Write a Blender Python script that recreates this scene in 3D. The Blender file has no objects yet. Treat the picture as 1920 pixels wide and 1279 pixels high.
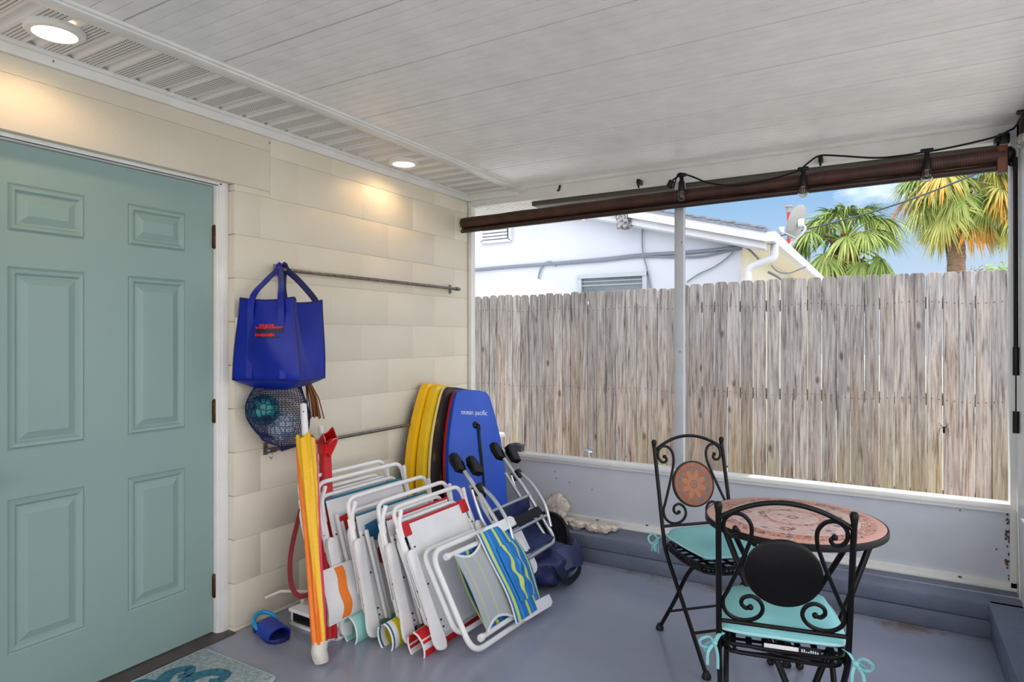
import bpy, bmesh, math, random
from mathutils import Vector as V, Matrix
random.seed(7)
PI = math.pi
R = math.radians
COL = bpy.context.scene.collection

# ------------------------------------------------------------------ camera
CAMP = V((2.59, 0.0, 1.36)); YAW = R(30.4); FPX = 1200.0
cs, sn = math.cos(YAW), math.sin(YAW)
def ray(u, v):
    a = (u - 960) / FPX; b = -(v - 632) / FPX
    return V((cs * a - sn, sn * a + cs, b))
def atx(u, v, x):
    d = ray(u, v); return CAMP + d * ((x - CAMP.x) / d.x)
def aty(u, v, y):
    d = ray(u, v); return CAMP + d * ((y - CAMP.y) / d.y)
def atz(u, v, z):
    d = ray(u, v); return CAMP + d * ((z - CAMP.z) / d.z)
def atd(u, v, t): return CAMP + ray(u, v) * t
cam = bpy.data.cameras.new('camera'); cam.lens = 22.5; cam.sensor_width = 36
cam.shift_y = -7.5 / 1920; cam.clip_start = 0.02; cam.clip_end = 500
co = bpy.data.objects.new('camera', cam); COL.objects.link(co)
co.location = CAMP; co.rotation_euler = (PI / 2, 0, YAW)
bpy.context.scene.camera = co

# ------------------------------------------------------------------ materials
def lin(c):
    c = c / 255.0
    return c / 12.92 if c <= 0.04045 else ((c + 0.055) / 1.055) ** 2.4
def C(r, g, b): return (lin(r), lin(g), lin(b), 1.0)

class NT:
    def __init__(s, name):
        s.m = bpy.data.materials.new(name); s.m.use_nodes = True
        s.t = s.m.node_tree; s.b = s.t.nodes['Principled BSDF']
    def n(s, typ, **kw):
        x = s.t.nodes.new(typ)
        for k, val in kw.items(): setattr(x, k, val)
        return x
    def l(s, a, b): s.t.links.new(a, b)
    def coord(s, scale=(1, 1, 1), kind='Object', loc=(0, 0, 0)):
        tc = s.n('ShaderNodeTexCoord'); mp = s.n('ShaderNodeMapping')
        mp.inputs['Scale'].default_value = scale; mp.inputs['Location'].default_value = loc
        s.l(tc.outputs[kind], mp.inputs[0]); return mp.outputs[0]
    def noise(s, vec, scale, detail=4, rough=0.55, dist=0):
        x = s.n('ShaderNodeTexNoise'); x.inputs['Scale'].default_value = scale
        x.inputs['Detail'].default_value = detail; x.inputs['Roughness'].default_value = rough
        x.inputs['Distortion'].default_value = dist
        s.l(vec, x.inputs['Vector']); return x.outputs['Fac']
    def ramp(s, fac, stops, interp='LINEAR'):
        x = s.n('ShaderNodeValToRGB'); cr = x.color_ramp; cr.interpolation = interp
        while len(cr.elements) < len(stops): cr.elements.new(0.5)
        for e, (p, c) in zip(cr.elements, stops): e.position = p; e.color = c
        s.l(fac, x.inputs[0]); return x.outputs[0]
    def mix(s, fac, a, b, mode='MIX'):
        x = s.n('ShaderNodeMix', data_type='RGBA', blend_type=mode)
        for sock, val in ((x.inputs[0], fac), (x.inputs[6], a), (x.inputs[7], b)):
            if hasattr(val, 'links') or isinstance(val, bpy.types.NodeSocket): s.l(val, sock)
            else: sock.default_value = val
        return x.outputs[2]
    def math(s, op, a, b=0.0, c=0.0):
        x = s.n('ShaderNodeMath', operation=op)
        for i, val in enumerate((a, b, c)):
            if isinstance(val, bpy.types.NodeSocket): s.l(val, x.inputs[i])
            else: x.inputs[i].default_value = val
        return x.outputs[0]
    def sep(s, vec):
        x = s.n('ShaderNodeSeparateXYZ'); s.l(vec, x.inputs[0]); return x.outputs
    def bump(s, h, strength=0.3, dist=0.01):
        x = s.n('ShaderNodeBump'); x.inputs['Strength'].default_value = strength
        x.inputs['Distance'].default_value = dist
        s.l(h, x.inputs['Height']); s.l(x.outputs[0], s.b.inputs['Normal'])
    def base(s, c):
        if isinstance(c, bpy.types.NodeSocket): s.l(c, s.b.inputs['Base Color'])
        else: s.b.inputs['Base Color'].default_value = c
    def pr(s, rough=0.5, metal=0.0, spec=0.5):
        s.b.inputs['Roughness'].default_value = rough; s.b.inputs['Metallic'].default_value = metal
        s.b.inputs['Specular IOR Level'].default_value = spec; return s

def mat(name, col, rough=0.5, metal=0.0, spec=0.5, col2=None, ns=8.0, lo=0.35, hi=0.65, stretch=(1, 1, 1),
        bump=0.0, bs=60.0, bd=0.004, detail=4):
    k = NT(name).pr(rough, metal, spec)
    vec = k.coord(stretch)
    if col2 is not None: k.base(k.ramp(k.noise(vec, ns, detail), [(lo, col), (hi, col2)]))
    else:
        k.base(k.ramp(k.noise(vec, ns, 3), [(0.3, tuple(x * 0.94 for x in col[:3]) + (1,)), (0.7, tuple(min(1, x * 1.05) for x in col[:3]) + (1,))]))
    if bump: k.bump(k.noise(vec, bs, 3), bump, bd)
    return k.m

WHITE = mat('white_paint', C(226, 226, 226), 0.4, bump=0.05, bs=40)
TRIMW = mat('trim_white', C(228, 228, 226), 0.38)
KNEE = mat('panel_white', C(202, 207, 216), 0.4, col2=C(192, 197, 207), ns=3)
FRAMEG = mat('post_grey', C(188, 192, 198), 0.45)
CREAM = mat('cream_paint', C(224, 216, 199), 0.5, col2=C(219, 211, 194), ns=2.5, bump=0.35, bs=55, bd=0.003)
DOORM = mat('door_green', C(140, 165, 160), 0.42, col2=C(136, 162, 158), ns=2)
BRONZE = mat('hinge_bronze', C(62, 34, 24), 0.45, 0.6, col2=C(98, 58, 40), ns=90)
IRON = mat('black_iron', C(11, 10, 12), 0.45, 0.0, 0.25, bump=0.1, bs=120)
BLACKP = mat('black_plastic', C(8, 8, 10), 0.42, 0, 0.3)
RUBBER = mat('rubber', C(12, 12, 13), 0.6)
ALU = mat('aluminium', C(196, 198, 200), 0.32, 0.85)
GALV = mat('galvanised', C(138, 134, 128), 0.38, 0.85, col2=C(108, 102, 96), ns=40)
CHROME = mat('chrome', C(200, 200, 200), 0.2, 1.0)
TUBEW = mat('white_tube', C(236, 236, 236), 0.28)
PLASW = mat('white_plastic', C(238, 238, 240), 0.35)
CLOTHW = mat('white_cloth', C(232, 232, 234), 0.8, bump=0.2, bs=300, bd=0.001)
CLOTHG = mat('grey_sling', C(176, 182, 186), 0.8, bump=0.2, bs=300, bd=0.001)
RED = mat('red_cloth', C(196, 22, 34), 0.65)
DARKRED = mat('dark_red_cloth', C(128, 14, 24), 0.65)
TEALC = mat('teal_cloth', C(20, 118, 142), 0.7)
AQUA = mat('aqua_cloth', C(150, 214, 204), 0.7)
YELC = mat('yellow_cloth', C(222, 204, 30), 0.7)
BLUEC = mat('blue_cloth', C(18, 96, 140), 0.7)
ORANGE = mat('orange_cloth', C(240, 128, 40), 0.7)
NAVY = mat('navy_nylon', C(16, 22, 62), 0.45, col2=C(28, 40, 96), ns=14, bump=0.4, bs=20, bd=0.01)
NAVYD = mat('black_nylon', C(9, 10, 16), 0.6, 0, 0.3, col2=C(13, 14, 24), ns=14)
BAGB = mat('bag_blue', C(4, 26, 134), 0.4, 0, 0.35, col2=C(6, 38, 160), ns=5, bump=0.25, bs=9, bd=0.012)
BAGD = mat('bag_navy_edge', C(8, 18, 88), 0.5)
CUSH = mat('cushion_aqua', C(140, 206, 210), 0.8, col2=C(134, 201, 206), ns=4, bump=0.15, bs=500, bd=0.001)
CUSHP = mat('cushion_piping', C(176, 226, 228), 0.8)
SHELL = mat('shell', C(232, 226, 214), 0.75, col2=C(186, 172, 154), ns=40, bump=0.9, bs=70, bd=0.006)
BLINDM = None

# ------------------------------------------------------------------ mesh helpers
def nb(): return bmesh.new()
def box(bm, c, s, M=None, bev=0.0, seg=2):
    r = bmesh.ops.create_cube(bm, size=1.0)
    vs = r['verts']
    bmesh.ops.scale(bm, vec=V(s), verts=vs)
    if bev > 0:
        es = list({e for v in vs for e in v.link_edges})
        rb = bmesh.ops.bevel(bm, geom=es, offset=bev, segments=seg, affect='EDGES', profile=0.5)
        vs = [v for v in rb['verts']] if rb['verts'] else vs
        vs = list({v for f in rb['faces'] for v in f.verts} | {v for v in vs if v.is_valid})
        # collect the whole island
        seen = set(vs); st = list(vs)
        while st:
            a = st.pop()
            for e in a.link_edges:
                o = e.other_vert(a)
                if o not in seen: seen.add(o); st.append(o)
        vs = list(seen)
    T = Matrix.Translation(V(c))
    if M is not None: T = T @ (M.to_4x4() if len(M) == 3 else M)
    bmesh.ops.transform(bm, matrix=T, verts=vs)
    return vs
def lohi(bm, a, b, bev=0.0):
    return box(bm, [(a[i] + b[i]) / 2 for i in range(3)], [abs(b[i] - a[i]) for i in range(3)], None, bev)
def axes(x, y, z):
    return Matrix((x, y, z)).transposed()
def bar(bm, a, b, w, h, up=V((0, 0, 1)), bev=0.0):
    a, b = V(a), V(b); d = (b - a); L = d.length; d.normalize()
    s = up.cross(d)
    if s.length < 1e-5: s = V((1, 0, 0)).cross(d)
    s.normalize(); t = d.cross(s)
    return box(bm, (a + b) / 2, (w, h, L), axes(s, t, d), bev)
def fillet(pts, r, seg=5, closed=False):
    pts = [V(p) for p in pts]; out = []; n = len(pts)
    for i, p in enumerate(pts):
        if not closed and (i == 0 or i == n - 1): out.append(p); continue
        a, b = pts[(i - 1) % n], pts[(i + 1) % n]
        d1, d2 = (a - p), (b - p)
        rr = min(r, d1.length * 0.48, d2.length * 0.48)
        q1, q2 = p + d1.normalized() * rr, p + d2.normalized() * rr
        for k in range(seg + 1):
            t = k / seg
            out.append(q1 * (1 - t) ** 2 + p * 2 * t * (1 - t) + q2 * t * t)
    return out
def crom(pts, seg=6, closed=False):
    pts = [V(p) for p in pts]; n = len(pts); out = []
    for i in range(n if closed else n - 1):
        p0 = pts[(i - 1) % n] if (closed or i > 0) else pts[i]
        p1 = pts[i]; p2 = pts[(i + 1) % n]
        p3 = pts[(i + 2) % n] if (closed or i + 2 < n) else p2
        for k in range(seg):
            t = k / seg
            out.append(0.5 * ((2 * p1) + (p2 - p0) * t + (2 * p0 - 5 * p1 + 4 * p2 - p3) * t * t + (3 * p1 - p0 - 3 * p2 + p3) * t ** 3))
    if not closed: out.append(pts[-1])
    return out
def tube(bm, pts, r, n=8, closed=False, flat=None):
    pts = [V(p) for p in pts]; m = len(pts)
    rr = r if isinstance(r, (list, tuple)) else [r] * m
    tang = []
    for i in range(m):
        a = pts[(i - 1) % m] if (closed or i > 0) else pts[i]
        b = pts[(i + 1) % m] if (closed or i < m - 1) else pts[i]
        t = b - a
        tang.append(t.normalized() if t.length > 1e-9 else V((0, 0, 1)))
    u = tang[0].orthogonal().normalized() if flat is None else (flat - tang[0] * flat.dot(tang[0])).normalized()
    rings = []
    for i in range(m):
        t = tang[i]
        u = (u - t * u.dot(t))
        u = u.normalized() if u.length > 1e-6 else t.orthogonal().normalized()
        w = t.cross(u)
        ring = []
        for k in range(n):
            an = 2 * PI * k / n
            ring.append(bm.verts.new(pts[i] + (u * math.cos(an) + w * math.sin(an)) * rr[i]))
        rings.append(ring)
    for i in range(m if closed else m - 1):
        A, B = rings[i], rings[(i + 1) % m]
        for k in range(n):
            bm.faces.new((A[k], A[(k + 1) % n], B[(k + 1) % n], B[k]))
    if not closed:
        bm.faces.new(list(reversed(rings[0]))); bm.faces.new(rings[-1])
    return [v for rg in rings for v in rg]
def ribbon(bm, pts, w, th, up=V((0, 0, 1))):
    """flat strap along pts; w across (perpendicular to up and path), th thick"""
    pts = [V(p) for p in pts]; m = len(pts); rings = []
    ups = up if isinstance(up, list) else [up] * m
    for i in range(m):
        t = (pts[min(i + 1, m - 1)] - pts[max(i - 1, 0)]).normalized()
        s = ups[i].cross(t)
        s = s.normalized() if s.length > 1e-6 else t.orthogonal().normalized()
        q = t.cross(s)
        ww = w[i] if isinstance(w, list) else w
        rings.append([bm.verts.new(pts[i] + s * a * ww / 2 + q * b * th / 2) for a, b in ((-1, -1), (1, -1), (1, 1), (-1, 1))])
    for i in range(m - 1):
        for k in range(4):
            bm.faces.new((rings[i][k], rings[i][(k + 1) % 4], rings[i + 1][(k + 1) % 4], rings[i + 1][k]))
    bm.faces.new(rings[0]); bm.faces.new(list(reversed(rings[-1])))
def lathe(bm, prof, n=24, M=None):
    rings = []; vs = []
    for r, z in prof:
        if r < 1e-6: ring = [bm.verts.new((0, 0, z))]
        else: ring = [bm.verts.new((r * math.cos(2 * PI * k / n), r * math.sin(2 * PI * k / n), z)) for k in range(n)]
        rings.append(ring); vs += ring
    for A, B in zip(rings, rings[1:]):
        if len(A) == 1 and len(B) == 1: continue
        for k in range(n):
            a, b = A[k % len(A)], A[(k + 1) % n % len(A)]
            c, d = B[(k + 1) % n % len(B)], B[k % len(B)]
            f = [a, b, c, d]; g = []
            for x in f:
                if x not in g: g.append(x)
            if len(g) > 2: bm.faces.new(g)
    if M is not None: bmesh.ops.transform(bm, matrix=M, verts=vs)
    return vs
def prism(bm, poly, z0, z1, M=None, bev=0.0, seg=2):
    lo = [bm.verts.new((p[0], p[1], z0)) for p in poly]; hi = [bm.verts.new((p[0], p[1], z1)) for p in poly]
    n = len(poly)
    fb = bm.faces.new(list(reversed(lo))); ft = bm.faces.new(hi)
    for k in range(n): bm.faces.new((lo[k], lo[(k + 1) % n], hi[(k + 1) % n], hi[k]))
    vs = lo + hi
    if bev:
        es = list(fb.edges) + list(ft.edges)
        rb = bmesh.ops.bevel(bm, geom=es, offset=bev, segments=seg, affect='EDGES', profile=0.5)
        st = [v for f in rb['faces'] for v in f.verts]; seen = set(st)
        while st:
            a = st.pop()
            for e in a.link_edges:
                o = e.other_vert(a)
                if o not in seen: seen.add(o); st.append(o)
        vs = list(seen)
    if M is not None: bmesh.ops.transform(bm, matrix=M, verts=vs)
    return vs
def sphere(bm, c, r, n=12, s=(1, 1, 1)):
    rr = bmesh.ops.create_uvsphere(bm, u_segments=n, v_segments=max(6, n // 2 + 2), radius=r)
    bmesh.ops.scale(bm, vec=V(s), verts=rr['verts'])
    bmesh.ops.translate(bm, vec=V(c), verts=rr['verts']); return rr['verts']
def sheet(bm, fn, nu, nv, th=0.003):
    """thickened surface fn(s,t), s,t in 0..1"""
    P = [[V(fn(i / nu, j / nv)) for j in range(nv + 1)] for i in range(nu + 1)]
    def nrm(i, j):
        a = P[min(i + 1, nu)][j] - P[max(i - 1, 0)][j]; b = P[i][min(j + 1, nv)] - P[i][max(j - 1, 0)]
        q = a.cross(b); return q.normalized() if q.length > 1e-9 else V((0, 0, 1))
    A = [[bm.verts.new(P[i][j] + nrm(i, j) * th / 2) for j in range(nv + 1)] for i in range(nu + 1)]
    B = [[bm.verts.new(P[i][j] - nrm(i, j) * th / 2) for j in range(nv + 1)] for i in range(nu + 1)]
    for i in range(nu):
        for j in range(nv):
            bm.faces.new((A[i][j], A[i + 1][j], A[i + 1][j + 1], A[i][j + 1]))
            bm.faces.new((B[i][j + 1], B[i + 1][j + 1], B[i + 1][j], B[i][j]))
    for i in range(nu):
        bm.faces.new((A[i + 1][0], A[i][0], B[i][0], B[i + 1][0])); bm.faces.new((A[i][nv], A[i + 1][nv], B[i + 1][nv], B[i][nv]))
    for j in range(nv):
        bm.faces.new((A[0][j], A[0][j + 1], B[0][j + 1], B[0][j])); bm.faces.new((A[nu][j + 1], A[nu][j], B[nu][j], B[nu][j + 1]))
def mesh_of(name, bm, m, smooth=True, ang=35):
    bmesh.ops.recalc_face_normals(bm, faces=bm.faces)
    me = bpy.data.meshes.new(name); bm.to_mesh(me); bm.free()
    for x in (m if isinstance(m, (list, tuple)) else [m]): me.materials.append(x)
    if smooth:
        me.polygons.foreach_set('use_smooth', [True] * len(me.polygons))
        me.set_sharp_from_angle(angle=R(ang))
    return me
MATS = {}
def obj(name, bm, m, parent=None, world=False, smooth=True, ang=35):
    """one mesh object; with world=True the mesh was drawn in world space and is moved into the thing's own space"""
    if world and parent is not None:
        M = MATS[parent.name]
        bmesh.ops.transform(bm, matrix=M.inverted(), verts=bm.verts)
    o = bpy.data.objects.new(name, mesh_of(name, bm, m, smooth, ang)); COL.objects.link(o)
    if parent is not None:
        o.parent = parent; MATS[o.name] = MATS[parent.name]
    return o
def struct(name, bm, m, parent=None, smooth=True, ang=35):
    o = bpy.data.objects.new(name, mesh_of(name, bm, m, smooth, ang)); COL.objects.link(o)
    if parent is None:
        o['kind'] = 'structure'; MATS[o.name] = Matrix()
    else: o.parent = parent; MATS[o.name] = MATS[parent.name]
    return o
def tag(o, label, cat, group=None, kind=None):
    o['label'] = label; o['category'] = cat
    if group: o['group'] = group
    if kind: o['kind'] = kind
    return o
def thing(name, label, cat, M=None, group=None):
    o = bpy.data.objects.new(name, None); COL.objects.link(o); o.empty_display_size = 0.1
    if M is None: M = Matrix()
    if not isinstance(M, Matrix): M = Matrix.Translation(V(M))
    o.matrix_world = M; o.location, o.rotation_euler = M.to_translation(), M.to_euler()
    MATS[o.name] = M.copy()
    return tag(o, label, cat, group)
def frameM(org, x, y, z): return Matrix.Translation(V(org)) @ axes(V(x).normalized(), V(y).normalized(), V(z).normalized()).to_4x4()
def rotz(loc, a): return Matrix.Translation(V(loc)) @ Matrix.Rotation(a, 4, 'Z')
def setloc(o):
    """a one-mesh thing drawn in world space: move its origin to its base"""
    me = o.data; xs = [v.co for v in me.vertices]
    c = V((sum(v.x for v in xs) / len(xs), sum(v.y for v in xs) / len(xs), min(v.z for v in xs)))
    me.transform(Matrix.Translation(-c)); o.location = c
    return o
def text_bm(txt, size, M, depth=0.0006, shear=0.0):
    cu = bpy.data.curves.new('t', 'FONT'); cu.body = txt; cu.size = size; cu.extrude = depth; cu.shear = shear
    cu.align_x = 'CENTER'; cu.align_y = 'CENTER'
    to = bpy.data.objects.new('t', cu); COL.objects.link(to)
    dg = bpy.context.evaluated_depsgraph_get()
    me = bpy.data.meshes.new_from_object(to.evaluated_get(dg))
    bpy.data.objects.remove(to); bpy.data.curves.remove(cu)
    bm = nb(); bm.from_mesh(me); bpy.data.meshes.remove(me)
    bmesh.ops.transform(bm, matrix=M, verts=bm.verts)
    return bm

# ------------------------------------------------------------------ setting
def floor_mat():
    k = NT('painted_concrete').pr(0.36, 0, 0.5)
    vec = k.coord()
    base = k.ramp(k.noise(vec, 1.3, 6, 0.6), [(0.3, C(134, 139, 156)), (0.7, C(148, 153, 171))])
    # worn pale scuffs and brown dirt specks
    sc = k.ramp(k.noise(vec, 7, 8, 0.7, 1.5), [(0.6, (0, 0, 0, 1)), (0.72, (1, 1, 1, 1))])
    base = k.mix(k.math('MULTIPLY', sc, 0.35), base, C(150, 150, 156))
    sp = k.ramp(k.noise(vec, 38, 3, 0.6), [(0.715, (0, 0, 0, 1)), (0.75, (1, 1, 1, 1))])
    base = k.mix(k.math('MULTIPLY', sp, 0.7), base, C(70, 62, 56))
    # leaf dirt gathered along the foot of the kerb
    xyz = k.sep(vec)
    near = k.ramp(xyz[1], [(0.0, (0, 0, 0, 1)), (1, (0, 0, 0, 1))])
    band = k.math('MULTIPLY', k.math('SUBTRACT', xyz[1], 3.40), 7.0)
    band = k.math('MULTIPLY', k.math('MINIMUM', k.math('MAXIMUM', band, 0.0), 1.0), k.ramp(k.noise(vec, 5.5, 6, 0.65), [(0.47, (0, 0, 0, 1)), (0.62, (1, 1, 1, 1))]))
    base = k.mix(k.math('MULTIPLY', band, 0.75), base, C(104, 86, 66))
    k.base(base)
    k.l(k.math('ADD', k.math('MULTIPLY', k.noise(vec, 6, 5), 0.22), 0.10), k.b.inputs['Roughness']); k.b.inputs['Specular IOR Level'].default_value = 0.75
    k.bump(k.noise(vec, 3.2, 5), 0.12, 0.02)
    return k.m
FLOORM = floor_mat()
bm = nb(); lohi(bm, (-0.12, -2.6, -0.12), (3.5, 3.8, 0.0)); struct('floor', bm, FLOORM)
# ground outside
GROUND = mat('sandy_ground', C(208, 204, 194), 0.9, col2=C(190, 188, 176), ns=2.5, bump=0.3, bs=30, bd=0.02)
bm = nb(); lohi(bm, (-40, -40, -0.4), (40, 60, -0.125)); struct('ground', bm, GROUND)

# kerb of painted blocks
KERB = mat('kerb_paint', C(96, 104, 124), 0.5, col2=C(108, 116, 136), ns=5, bump=0.5, bs=35, bd=0.006)
bm = nb()
x = -0.05
lohi(bm, (-0.1, 3.568, 0.0), (3.45, 3.95, 0.084), 0.006)
lohi(bm, (-0.1, 3.56, 0.087), (3.45, 3.95, 0.165), 0.01)
lohi(bm, (-0.1, 3.575, 0.05), (3.4, 3.9, 0.12))
struct('baseboard_back', bm, KERB)
bm = nb()
lohi(bm, (2.99, -2.6, 0.0), (3.45, 3.6, 0.084), 0.006)
lohi(bm, (2.98, -2.6, 0.087), (3.45, 3.6, 0.165), 0.01)
lohi(bm, (3.0, -2.6, 0.05), (3.4, 3.6, 0.12))
struct('baseboard_right', bm, KERB)

# house wall of painted blocks with the door opening
bm = nb()
lohi(bm, (-0.25, 1.9, -0.02), (-0.004, 3.88, 2.62))
lohi(bm, (-0.25, -2.6, 2.07), (-0.004, 1.9, 2.62))
lohi(bm, (-0.25, -2.6, -0.02), (-0.004, 0.86, 2.07))
lohi(bm, (-0.25, 0.86, 2.07), (-0.004, 1.9, 2.3))
G = 0.0016
GV = -0.0007
def block(y0, y1, z0, z1):
    if y1 - y0 < 0.02: return
    lohi(bm, (-0.05, y0 + GV, z0 + G), (0.0, y1 - GV, z1 - G), 0.0022)
for kz in range(-1, 12):
    z0 = max(0.0, 0.02 + 0.2015 * kz); z1 = min(2.40, 0.02 + 0.2015 * (kz + 1))
    if z0 >= 2.325: continue
    off = 2.72 if kz % 2 == 0 else 2.49
    ys = [off + 0.455 * i for i in range(-13, 5)]
    for a, b in zip(ys, ys[1:]):
        a0, b0 = max(a, -2.6), min(b, 3.88)
        if b0 <= a0: continue
        if z0 < 2.03:
            if b0 > 1.892: block(max(a0, 1.892), b0, z0, z1)
            if a0 < 0.87: block(a0, min(b0, 0.87), z0, z1)
        elif z0 < 2.2:      # course with the lintel
            if b0 > 2.09: block(max(a0, 2.09), b0, z0, z1)
        else:
            block(a0, b0, z0, z1) if b0 > 2.09 and a0 > 2.09 else None
lohi(bm, (-0.05, 1.892 + G, 2.0365), (0.0, 2.09 - G, 2.066), 0.003)
lohi(bm, (-0.05, -2.6, 2.067), (0.0, 2.088, 2.2617), 0.0016); lohi(bm, (-0.05, -2.6, 2.2622), (0.0, 2.088, 2.40), 0.0016)
block(2.09, 2.49, 2.2365, 2.40)
struct('wall_left', bm, CREAM)

# door
PY = [0.905, 1.041, 1.297, 1.454, 1.706, 1.834]
PZ = [0.012, 0.238, 0.787, 0.957, 1.610, 1.733, 1.905, 2.047]
XF = -0.075
bm = nb()
def quad(a, b, c_, d): bm.faces.new([bm.verts.new(p) for p in (a, b, c_, d)])
def dv(y, z, d): return (XF + d, y, z)
for i in range(5):
    for j in range(7):
        y0, y1, z0, z1 = PY[i], PY[i + 1], PZ[j], PZ[j + 1]
        if i in (1, 3) and j in (1, 3, 5):
            prof = [(0, 0), (0.006, -0.004), (0.012, 0.0035), (0.022, 0.002), (0.03, -0.007), (0.036, -0.007), (0.062, 0.003)]
            for (i0, d0), (i1, d1) in zip(prof, prof[1:]):
                o = [(y0 + i0, z0 + i0), (y1 - i0, z0 + i0), (y1 - i0, z1 - i0), (y0 + i0, z1 - i0)]
                q = [(y0 + i1, z0 + i1), (y1 - i1, z0 + i1), (y1 - i1, z1 - i1), (y0 + i1, z1 - i1)]
                for k in range(4):
                    n_ = (k + 1) % 4
                    quad(dv(*o[k], d0), dv(*o[n_], d0), dv(*q[n_], d1), dv(*q[k], d1))
            i1, d1 = prof[-1]
            quad(dv(y0 + i1, z0 + i1, d1), dv(y1 - i1, z0 + i1, d1), dv(y1 - i1, z1 - i1, d1), dv(y0 + i1, z1 - i1, d1))
        else:
            quad(dv(y0, z0, 0), dv(y1, z0, 0), dv(y1, z1, 0), dv(y0, z1, 0))
bmesh.ops.remove_doubles(bm, verts=bm.verts, dist=1e-5)
b2 = [(PY[0], PZ[0]), (PY[-1], PZ[0]), (PY[-1], PZ[-1]), (PY[0], PZ[-1])]
for k in range(4):
    a, b = b2[k], b2[(k + 1) % 4]
    quad(dv(*a, 0), dv(*b, 0), dv(*b, -0.04), dv(*a, -0.04))
quad(*[dv(*p, -0.04) for p in b2])
door = struct('door_1', bm, DOORM, ang=12)
for z in (1.818, 1.021, 0.221):
    bm = nb()
    bm2 = [(0.0085, z - 0.052), (0.0085, z + 0.052)]
    lathe(bm, [(0, z - 0.056), (0.005, z - 0.055), (0.0085, z - 0.05), (0.0085, z + 0.05), (0.005, z + 0.055), (0, z + 0.056)], 12, Matrix.Translation((-0.067, 1.839, 0)))
    lohi(bm, (-0.0755, 1.83, z - 0.05), (-0.071, 1.85, z + 0.05), 0.001)
    struct('hinge', bm, BRONZE, door)
bm = nb()
lathe(bm, [(0, 0.0), (0.033, 0.0), (0.033, 0.006), (0.014, 0.01), (0.011, 0.03), (0.02, 0.036), (0.028, 0.048), (0.026, 0.06), (0.012, 0.068), (0, 0.07)], 20,
      Matrix.Translation((XF, 0.968, 0.87)) @ Matrix.Rotation(PI / 2, 4, 'Y'))
struct('door_knob', bm, BRONZE, door)
# door frame with stops
bm = nb()
for s, a, b in ((1, 1.838, 1.892), (-1, 0.868, 0.902)):
    lohi(bm, (-0.13, a, 0.0), (-0.052, b, 2.066), 0.003)
lohi(bm, (-0.13, 1.846, 0.0), (-0.044, 1.892, 2.066), 0.003)
lohi(bm, (-0.13, 1.858, 0.0), (-0.04, 1.892, 2.066), 0.003)
lohi(bm, (-0.13, 0.868, 2.05), (-0.052, 1.892, 2.066), 0.001)
for a, d in ((2.05, -0.052), (2.055, -0.044), (2.062, -0.04)):
    lohi(bm, (-0.13, 0.868, a), (d, 1.892, 2.09), 0.002)
struct('trim_1', bm, TRIMW)
bm = nb(); lohi(bm, (-0.13, 0.87, 0.0), (0.012, 1.89, 0.006), 0.002); struct('trim_2', bm, mat('sill_brown', C(84, 78, 76), 0.55, col2=C(70, 64, 62), ns=9))

# ceiling of ribbed aluminium pans
CEILM = mat('ceiling_white', C(236, 236, 236), 0.22, bump=0.05, bs=14)
bm = nb()
prof = []
ys = -0.9
seams = [2.538 - 0.3525 * i for i in range(-4, 16)]
seams = sorted(s for s in seams if -2.65 < s < 3.95)
ZC = 2.362
pts = [(-2.65, ZC)]
for s in seams:
    pts += [(s - 0.005, ZC), (s - 0.004, ZC + 0.02), (s + 0.002, ZC + 0.02), (s + 0.003, ZC)]
    for q in range(1, 7):
        y = s + 0.3525 * q / 7
        pts += [(y - 0.0016, ZC), (y - 0.0010, ZC + 0.0035), (y + 0.0010, ZC + 0.0035), (y + 0.0016, ZC)]
pts = [p for p in pts if p[0] < 3.80] + [(3.80, ZC)]
A = [bm.verts.new((0.40, y, z)) for y, z in pts]; B = [bm.verts.new((3.4, y, z)) for y, z in pts]
A2 = [bm.verts.new((0.40, y, ZC + 0.06)) for y, z in (pts[0], pts[-1])]; B2 = [bm.verts.new((3.4, y, ZC + 0.06)) for y, z in (pts[0], pts[-1])]
for i in range(len(pts) - 1): bm.faces.new((A[i], A[i + 1], B[i + 1], B[i]))
bm.faces.new((A2[0], A2[1], B2[1], B2[0]))
bm.faces.new([A[0], A2[0], B2[0], B[0]]); bm.faces.new([A[-1], B[-1], B2[1], A2[1]])
struct('ceiling', bm, CEILM, smooth=False)
# perforated soffit beside the wall
def soffit_mat():
    k = NT('perforated_soffit').pr(0.45)
    vec = k.coord(); x, y, z = k.sep(vec)
    P = 0.0125
    fx = k.math('SUBTRACT', k.math('FRACT', k.math('DIVIDE', x, P)), 0.5)
    fy = k.math('SUBTRACT', k.math('FRACT', k.math('DIVIDE', y, P)), 0.5)
    d = k.math('SQRT', k.math('ADD', k.math('MULTIPLY', fx, fx), k.math('MULTIPLY', fy, fy)))
    hole = k.math('LESS_THAN', d, 0.29)
    ph = k.math('FRACT', k.math('DIVIDE', k.math('SUBTRACT', y, 1.051), 0.1208))
    flat = k.math('MULTIPLY', k.math('GREATER_THAN', ph, 0.36), k.math('LESS_THAN', ph, 0.9))
    k.base(k.mix(k.math('MULTIPLY', hole, flat), C(228, 228, 226), C(52, 50, 48)))
    return k.m
SOFF = soffit_mat()
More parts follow.
